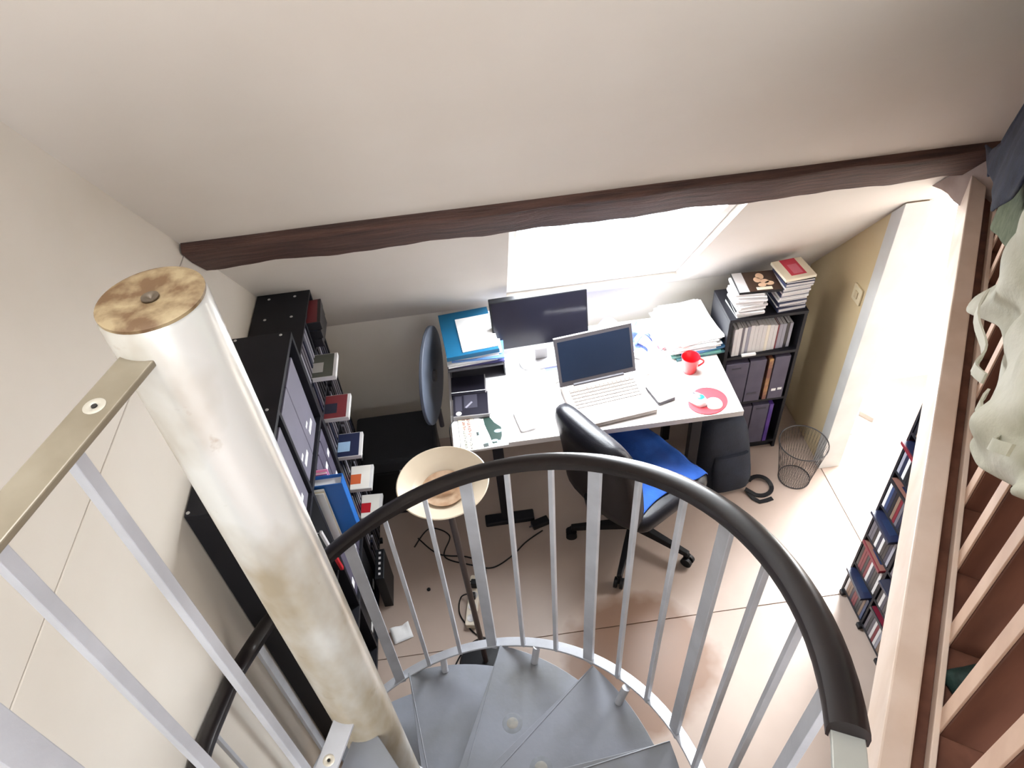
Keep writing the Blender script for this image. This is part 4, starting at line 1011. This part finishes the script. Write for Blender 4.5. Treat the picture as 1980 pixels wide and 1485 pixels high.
for i, (cn, t) in enumerate(left):
    flat_case('left', i, len(left), cn, t, 1.218 + rr.uniform(-0.008, 0.008), 2.588 + rr.uniform(-0.008, 0.008), 0.13, 0.135, rr.uniform(-0.07, 0.07) - (0.10 if i > 5 else 0), zz); zz += t + 0.0003
pk = thing('picture_case', 'black case with a warm photo of a group, on the left disc pile', 'disc case', (1.262, 2.60, zz), -0.06, 'disc cases in the left pile on the cube shelf')
B(-0.102, 0.092, -0.075, 0.075, 0.0003, 0.012).build('case', m_black2, pk, bevel=0.001)
B(-0.10, -0.055, -0.073, 0.073, 0.012, 0.0126).build('cover_edge', m_lgrey, pk)
B(-0.055, 0.09, -0.073, 0.073, 0.012, 0.0126).build('cover', M('cover_umber', S(66, 46, 36), 0.35), pk)
m_skin = M('print_peach', S(226, 190, 160), 0.5)
for (cx_, cy_, ra, rb2) in ((0.0, 0.01, 0.016, 0.02), (0.018, 0.035, 0.018, 0.024), (0.03, -0.005, 0.02, 0.016), (0.012, -0.03, 0.018, 0.014), (0.048, -0.02, 0.02, 0.016)):
    MB().prism([(cx_ + ra * math.cos(2 * PI * k / 14), cy_ + rb2 * math.sin(2 * PI * k / 14)) for k in range(14)], 0.0126, 0.0130).build('cover_picture', m_skin, pk)
B(-0.02, 0.05, -0.066, -0.046, 0.0126, 0.0132).build('title_strip', m_cream, pk)
zz = KZ
right = [('slate blue', 0.022), ('white', 0.010), ('slate blue', 0.020), ('white', 0.013), ('white', 0.012), ('slate blue', 0.020), ('white', 0.010), ('slate blue', 0.018), ('white', 0.009), ('slate blue', 0.018), ('black', 0.010)]
for i, (cn, t) in enumerate(right):
    flat_case('right', i, len(right), cn, t, 1.405 + 0.003 * i * 0.6 + rr.uniform(-0.004, 0.004), 2.60 + rr.uniform(-0.005, 0.005), 0.135, 0.14, 0.06 + rr.uniform(-0.04, 0.04), zz); zz += t + 0.0003
cb_ = thing('cream_box_set', 'cream square box set with a red label, top of the right disc pile', 'box set', (1.422, 2.605, zz), 0.10, 'disc cases in the right pile on the cube shelf')
B(-0.073, 0.073, -0.073, 0.073, 0.0003, 0.014).build('case', m_cream, cb_, bevel=0.001)
m_rl = M('red_label', S(206, 62, 84), 0.5)
B(-0.035, 0.038, -0.05, 0.072, 0.014, 0.0146).build('label', m_rl, cb_)
B(-0.018, 0.026, -0.04, 0.03, 0.0146, 0.015).build('label_picture', M('label_pink', S(216, 116, 136), 0.5), cb_)

# ------------------------------------------------------------------ office chair
ch = thing('office_chair', 'black leather office chair turned to the right in front of the desk', 'chair', (0.606, 2.080, 0), math.radians(31))
R5 = 0.30
for k in range(5):
    a = 2 * PI * k / 5 + math.radians(245 - 31)
    e = Vector((math.cos(a), math.sin(a), 0)); tt = Vector((-math.sin(a), math.cos(a), 0))
    rings = []
    for (r, hw, z0_, z1_) in ((0.02, 0.022, 0.075, 0.125), (0.12, 0.020, 0.075, 0.112), (R5, 0.014, 0.066, 0.092)):
        rings.append([tuple(e * r + tt * w + Vector((0, 0, z))) for w, z in ((-hw, z0_), (hw, z0_), (hw * 0.8, z1_), (-hw * 0.8, z1_))])
    leg = MB().loft(rings).build('base_arm', m_black2, ch, bevel=0.003)
    ce = e * R5
    cw = MB()
    for sgn in (-1, 1):
        cw.cyl(tuple(ce + tt * (0.007 * sgn) + Vector((0, 0, 0.027))), tuple(ce + tt * (0.022 * sgn) + Vector((0, 0, 0.027))), 0.027, n=18)
    cw.cyl(tuple(ce + Vector((0, 0, 0.03))), tuple(ce + Vector((0, 0, 0.08))), 0.008, n=10)
    cw.build('castor', m_black2, leg, smooth=40)
MB().lathe([(0.03, 0.07), (0.034, 0.12), (0.027, 0.13), (0.027, 0.24), (0.018, 0.245), (0.018, 0.37), (0.0, 0.37)], 20).build('gas_column', m_black2, ch, smooth=40)
B(-0.10, 0.12, -0.09, 0.09, 0.355, 0.385).build('mechanism', m_black2, ch, bevel=0.006)
def cushion(x0, x1, y0, y1, z0, z1, rad, bulge):
    rings = []
    m = 10
    for j in range(m + 1):
        ph_ = PI * j / m
        ins = rad * (1 - math.sin(ph_)) ; z = z0 + (z1 - z0) * (1 - math.cos(ph_)) / 2
        rings.append([(x, y, z) for x, y in rrect(x0 + ins, x1 - ins, y0 + ins, y1 - ins, 0.07)])
    return rings
seat = MB().loft(cushion(-0.20, 0.26, -0.235, 0.235, 0.385, 0.475, 0.03, 0)).build('seat', m_gloss, ch, smooth=50)
# backrest: padded slab, leaning back and slightly wrapped
TB = math.radians(-15)
rings = []
mlen = 12
for j in range(mlen + 1):
    t = j / mlen
    z = 0.44 + 0.57 * t
    hw = 0.228 * (1 - 0.28 * max(0, (t - 0.55) / 0.45) ** 2.2) * (0.93 + 0.07 * min(1, t / 0.2))
    thk = 0.062 * (1 if 0 < j < mlen else 0.35) * (0.8 if j == mlen - 1 else 1)
    xc = -0.215 - math.tan(math.radians(9)) * 0.55 * t * 1.0 + 0.02 * math.sin(PI * t)
    if j == mlen: z -= 0.022; hw *= 0.9
    ring = []
    for k in range(20):
        a = 2 * PI * k / 20
        cy_ = hw * math.copysign(abs(math.cos(a)) ** 0.6, math.cos(a)); cxx = thk * math.copysign(abs(math.sin(a)) ** 0.7, math.sin(a))
        ring.append((xc + cxx + 0.018 * (cy_ / 0.215) ** 2, cy_, z))
    rings.append(ring)
MB().loft(rings).build('backrest', m_gloss, ch, smooth=60)
MB().tube([(-0.08, 0, 0.37), (-0.20, 0, 0.375), (-0.262, 0, 0.42), (-0.285, 0, 0.55)], 0.022, 10).build('back_bracket', m_black2, ch, smooth=60)
# blue towel on the seat
m_towel = M('royal_blue_cloth', S(28, 84, 172), 0.85, col2=S(20, 64, 140), scale=10, bump=0.15, bscale=160)
bt = thing('blue_towel', 'royal blue cloth spread over the seat of the office chair', 'cloth', (0.606, 2.080, 0.476), math.radians(31))
def towel(u, v):
    x = -0.15 + 0.40 * u; y = -0.19 + 0.44 * v
    z = 0.005 + 0.006 * math.sin(11 * u + 3 * v) * math.sin(7 * v) + 0.030 * math.exp(-((u - 0.62) * 6) ** 2) * (0.4 + 0.6 * v) + 0.004 * math.sin(21 * v)
    if x > 0.235: z -= 2.2 * (x - 0.235)
    return (x, y + 0.02 * math.sin(5 * u), max(z, 0.004) if x < 0.2 else z + 0.004)
MB().grid(towel, 30, 30).build('cloth', m_towel, bt, smooth=180, solid=0.006, subsurf=1)

# ------------------------------------------------------------------ backpack, bin, bag strap
bp = thing('backpack', 'dark navy backpack standing on the floor against the cube shelf', 'backpack', (1.15, 2.34, 0), math.radians(6))
m_bag = M('navy_nylon', S(28, 36, 52), 0.8, col2=S(20, 26, 38), scale=12, bump=0.2, bscale=120)
rings = []
for j in range(13):
    t = j / 12
    w = 0.145 * (1 - 0.25 * t ** 2) * (1 if t < 0.9 else (1 - (t - 0.9) * 3.5)) ; d_ = 0.085 * (1 - 0.35 * t) * (0.9 if j == 0 else 1) * (1 if t < 0.9 else (1 - (t - 0.9) * 3))
    z = 0.44 * t
    rings.append([(w * math.copysign(abs(math.cos(2 * PI * k / 24)) ** 0.65, math.cos(2 * PI * k / 24)) - 0.03 * t, d_ * math.copysign(abs(math.sin(2 * PI * k / 24)) ** 0.75, math.sin(2 * PI * k / 24)) + 0.05 * t, z) for k in range(24)])
MB().loft(rings).build('body', m_bag, bp, smooth=60)
rings = []
for j in range(9):
    t = j / 8; w = 0.105 * (0.85 + 0.15 * math.sin(PI * t)); d_ = 0.035 * (0.5 + 0.5 * math.sin(PI * min(1, t * 1.2)))
    z = 0.03 + 0.21 * t
    rings.append([(w * math.copysign(abs(math.cos(2 * PI * k / 20)) ** 0.6, math.cos(2 * PI * k / 20)), -0.085 + d_ * math.sin(2 * PI * k / 20) + 0.045 * t, z) for k in range(20)])
MB().loft(rings).build('front_pocket', m_bag, bp, smooth=60)
MB().tube([(-0.04, 0.05, 0.425), (-0.05, 0.03, 0.46), (-0.02, 0.02, 0.475), (0.01, 0.03, 0.46), (0.0, 0.05, 0.425)], 0.007, 8).build('grab_handle', m_black2, bp, smooth=60)
def ribbon(pts, w, t=0.0025):
    mb = MB(); rings = []
    pts = [Vector(p) for p in pts]
    for i, p in enumerate(pts):
        tg = (pts[min(i + 1, len(pts) - 1)] - pts[max(i - 1, 0)]).normalized()
        side = tg.cross(Vector((0, 0, 1)));
        side = side.normalized() if side.length > 1e-4 else Vector((1, 0, 0))
        up = side.cross(tg).normalized()
        rings.append([p + side * a + up * b for a, b in ((-w, -t), (w, -t), (w, t), (-w, t))])
    return mb.loft(rings)
strap = []
for i in range(21):
    a = -2.2 + 4.6 * i / 20
    strap.append((1.315 + 0.062 * math.cos(a), 2.255 + 0.055 * math.sin(a), 0.006 + 0.02 * max(0, math.sin(a))))
ribbon([(1.235, 2.245, 0.02)] + strap, 0.011).build('shoulder_strap', m_black2, bp, world=True, smooth=40)
ribbon([(1.245, 2.235, 0.012), (1.262, 2.19, 0.004), (1.285, 2.165, 0.004), (1.32, 2.168, 0.004), (1.355, 2.176, 0.004)], 0.011).build('strap_end', m_black2, bp, world=True, smooth=40)
bn = thing('wire_bin', 'round dark wire mesh waste bin by the doorway wall', 'bin', (1.512, 2.29, 0))
m_wire = M('dark_wire', S(70, 68, 70), 0.5, 0.5)
rbm, rtm, hb = 0.078, 0.118, 0.27
mw = MB()
for k in range(44):
    a = 2 * PI * k / 44
    mw.tube([(rbm * math.cos(a), rbm * math.sin(a), 0.004), (rtm * math.cos(a + 0.25), rtm * math.sin(a + 0.25), hb)], 0.0007, 4)
    mw.tube([(rbm * math.cos(a), rbm * math.sin(a), 0.004), (rtm * math.cos(a - 0.25), rtm * math.sin(a - 0.25), hb)], 0.0007, 4)
mw.build('mesh_wall', m_wire, bn, kind='stuff')
for z, r, rr_ in ((hb, rtm, 0.003), (0.004, rbm, 0.003)):
    MB().tube([(r * math.cos(2 * PI * k / 36), r * math.sin(2 * PI * k / 36), z) for k in range(36)], rr_, 6, closed=True).build('rim', m_wire, bn, smooth=60)
mbm = MB()
for k in range(-8, 9):
    y = k * rbm / 8.5; x = math.sqrt(max(0, rbm ** 2 - y * y))
    mbm.tube([(-x, y, 0.004), (x, y, 0.004)], 0.0008, 4); mbm.tube([(y, -x, 0.0045), (y, x, 0.0045)], 0.0008, 4)
mbm.build('mesh_bottom', m_wire, bn, kind='stuff')
# ------------------------------------------------------------------ floor lamp
lx, ly = -0.172, 1.522
lm_ = thing('floor_lamp', 'tall uplighter floor lamp with a cream dish on a thin dark pole', 'lamp', (lx, ly, 0))
MB().lathe([(0.0, 0.0), (0.115, 0.0), (0.118, 0.012), (0.11, 0.022), (0.02, 0.032), (0.0, 0.032)], 40).build('base', m_black2, lm_, smooth=40)
MB().cyl((0, 0, 0.03), (-0.016, 0.008, 1.20), 0.0115, n=16).build('pole', M('dark_bronze_tube', S(72, 62, 60), 0.4, 0.4), lm_, smooth=60)
DC = (-0.018, 0.009, 1.195)
MB().lathe([(0.0, 0.0), (0.035, 0.002), (0.09, 0.020), (0.135, 0.048), (0.149, 0.063), (0.151, 0.066), (0.148, 0.068), (0.143, 0.066), (0.105, 0.044), (0.098, 0.042), (0.092, 0.034), (0.05, 0.016), (0.0, 0.012)], 56, DC).build('dish', M('cream_enamel', S(222, 208, 186), 0.35, col2=S(212, 196, 172), scale=6), lm_, smooth=50)
MB().lathe([(0.030, 0.018), (0.055, 0.022), (0.072, 0.03), (0.074, 0.034), (0.070, 0.034), (0.05, 0.027), (0.03, 0.022), (0.0, 0.021)], 40, DC).build('reflector_ring', M('yellowed_enamel', S(206, 178, 150), 0.4, col2=S(176, 140, 110), scale=30), lm_, smooth=50)
MB().cyl((DC[0] - 0.04, DC[1], DC[2] + 0.036), (DC[0] + 0.04, DC[1], DC[2] + 0.036), 0.006, n=12).build('bulb', M('frosted_tube', S(236, 230, 218), 0.3), lm_, smooth=60)
# ------------------------------------------------------------------ black trunk and grey disc on the left
tk = thing('storage_trunk', 'large black storage trunk on the floor left of the desk', 'trunk', (-0.50, 2.565, 0))
B(-0.195, 0.195, -0.165, 0.155, 0.0, 0.34).build('body', m_black2, tk, bevel=0.012)
B(-0.202, 0.202, -0.172, 0.162, 0.342, 0.425).build('lid', M('black_fabric', S(30, 32, 38), 0.8), tk, bevel=0.018, segs=4)
for x in (0.02, 0.10):
    B(x - 0.012, x + 0.012, -0.178, -0.168, 0.31, 0.355).build('catch', m_grey, tk, bevel=0.002)
gd = thing('grey_disc', 'large blue grey round disc leaning beside the left end of the desk', 'disc', (-0.262, 2.585, 0.775), rot=Matrix.Rotation(math.radians(79), 3, 'Z'))
mb = MB()
ring0 = [(0.235 * math.cos(2 * PI * k / 48), -0.008, 0.235 * math.sin(2 * PI * k / 48)) for k in range(48)]
ring1 = [(0.235 * math.cos(2 * PI * k / 48), 0.008, 0.235 * math.sin(2 * PI * k / 48)) for k in range(48)]
mb.loft([ring0, ring1]).build('disc', M('blue_grey_plastic', S(92, 100, 116), 0.5), gd, smooth=40, bevel=0.003)
MB().loft([[(0.03 * math.cos(2 * PI * k / 20), -0.02, 0.03 * math.sin(2 * PI * k / 20)) for k in range(20)], [(0.03 * math.cos(2 * PI * k / 20), 0.02, 0.03 * math.sin(2 * PI * k / 20)) for k in range(20)]]).build('hub', m_dgrey, gd, smooth=40)
MB().tube([(0, 0.0, -0.23), (0, 0.0, -0.347)], 0.012, 10).build('stem', m_dgrey, gd, smooth=40)

# ------------------------------------------------------------------ cables, power strip, small bits
ps = thing('power_strip', 'white multi-socket power strip lying on the floor by the lamp', 'power strip', (-0.205, 1.825, 0), math.radians(-10))
MB().prism(rrect(-0.026, 0.026, -0.13, 0.13, 0.01), 0.0, 0.034).build('body', M('ivory_plastic', S(222, 212, 194), 0.45), ps, bevel=0.004)
for k in range(4):
    MB().lathe([(0.019, 0.034), (0.019, 0.036), (0.016, 0.036), (0.014, 0.0345), (0.0, 0.0345)], 20, (0, -0.095 + 0.058 * k, 0)).build('socket', m_lgrey, ps, smooth=40)
B(-0.014, 0.014, 0.055, 0.085, 0.036, 0.075).build('plug', m_black2, ps, bevel=0.004)
B(-0.012, 0.012, -0.005, 0.02, 0.036, 0.07).build('plug', m_black2, ps, bevel=0.004)
def spline(pts, n=10):
    out = []
    P = [Vector(p) for p in pts]; P = [P[0]] + P + [P[-1]]
    for i in range(1, len(P) - 2):
        for k in range(n):
            t = k / n
            a, b, c_, d_ = P[i - 1], P[i], P[i + 1], P[i + 2]
            out.append(0.5 * ((2 * b) + (-a + c_) * t + (2 * a - 5 * b + 4 * c_ - d_) * t * t + (-a + 3 * b - 3 * c_ + d_) * t ** 3))
    out.append(P[-2]); return out
def cable(label, pts, r=0.0035):
    o = MB().tube(spline(pts), r, 6).build('cable', m_black2, smooth=60); return tag(o, label, 'cable')
cable('black cable looping across the floor behind the lamp dish', [(-0.48, 2.18, 0.004), (-0.40, 2.28, 0.004), (-0.30, 2.22, 0.004), (-0.33, 2.10, 0.004), (-0.20, 2.03, 0.004), (-0.10, 2.0, 0.004), (0.0, 2.05, 0.004), (0.08, 2.12, 0.004), (0.17, 2.17, 0.01)])
cable('thin black cable running from the trunk to the power strip', [(-0.46, 2.23, 0.004), (-0.36, 2.12, 0.004), (-0.22, 2.08, 0.004), (-0.14, 2.02, 0.004), (-0.150, 1.93, 0.004), (-0.225, 1.895, 0.085)])
cable('black cable curled beside the power strip', [(-0.20, 1.835, 0.074), (-0.262, 1.86, 0.01), (-0.275, 1.78, 0.004), (-0.235, 1.70, 0.004), (-0.20, 1.66, 0.004), (-0.165, 1.64, 0.004)])
cable('black lamp cable curving out from under the lamp base', [(-0.12, 1.63, 0.004), (-0.20, 1.64, 0.004), (-0.28, 1.58, 0.004), (-0.34, 1.47, 0.004)])
cable('thin grey cable hanging off the left end of the desk', [(-0.15, 2.33, 0.746), (-0.186, 2.29, 0.744), (-0.20, 2.25, 0.735), (-0.205, 2.24, 0.60), (-0.22, 2.28, 0.30), (-0.24, 2.35, 0.02)], 0.0022)
tr2 = thing('cable_transformer', 'black brick transformer on the floor beside the desk foot', 'adapter', (0.165, 2.215, 0), 0.3)
B(-0.045, 0.045, -0.022, 0.022, 0, 0.03).build('body', m_black2, tr2, bevel=0.005)
MB().cyl((-0.045, 0, 0.015), (-0.062, 0, 0.015), 0.006, 0.004, n=10).build('cable_boot', m_dgrey, tr2, smooth=40)
o = MB().lathe([(0, 0), (0.009, 0.0), (0.009, 0.004), (0.006, 0.008), (0, 0.009)], 14).build('plastic_stopper', m_black2, smooth=40); o.location = (-0.415, 1.93, 0)
tag(o, 'tiny black plastic stopper lying alone on the beige floor', 'stopper')
# ------------------------------------------------------------------ light switch, things in the side room
sw = thing('light_switch', 'small square light switch on the yellowish wall beside the doorway', 'switch', (XR, 2.455, 1.04))
B(-0.010, 0.0, -0.035, 0.035, -0.04, 0.04).build('plate', M('ivory_switch', S(214, 202, 172), 0.4), sw, bevel=0.003)
B(-0.015, -0.010, -0.012, 0.012, -0.018, 0.018).build('rocker', M('ivory_rocker', S(196, 180, 148), 0.4), sw, bevel=0.002)
dp = thing('pale_object', 'pale grey flat object with a wedge lying on the bright floor beyond the doorway', 'pale_object', (2.03, 2.70, 0), math.atan2(2.899 - 2.527, 2.182 - 1.897))  # stands in for an unidentified pale shape, its form is made up
B(-0.21, 0.19, -0.028, 0.012, 0, 0.012).build('handle', m_lgrey, dp, bevel=0.003)  # flat part of the unidentified pale object, form made up
MB().prism([(-0.04, -0.028), (0.06, -0.028), (0.02, -0.115), (-0.065, -0.105)], 0.0, 0.035).build('pan', m_lgrey, dp, bevel=0.003)  # wedge of the unidentified pale object, form made up
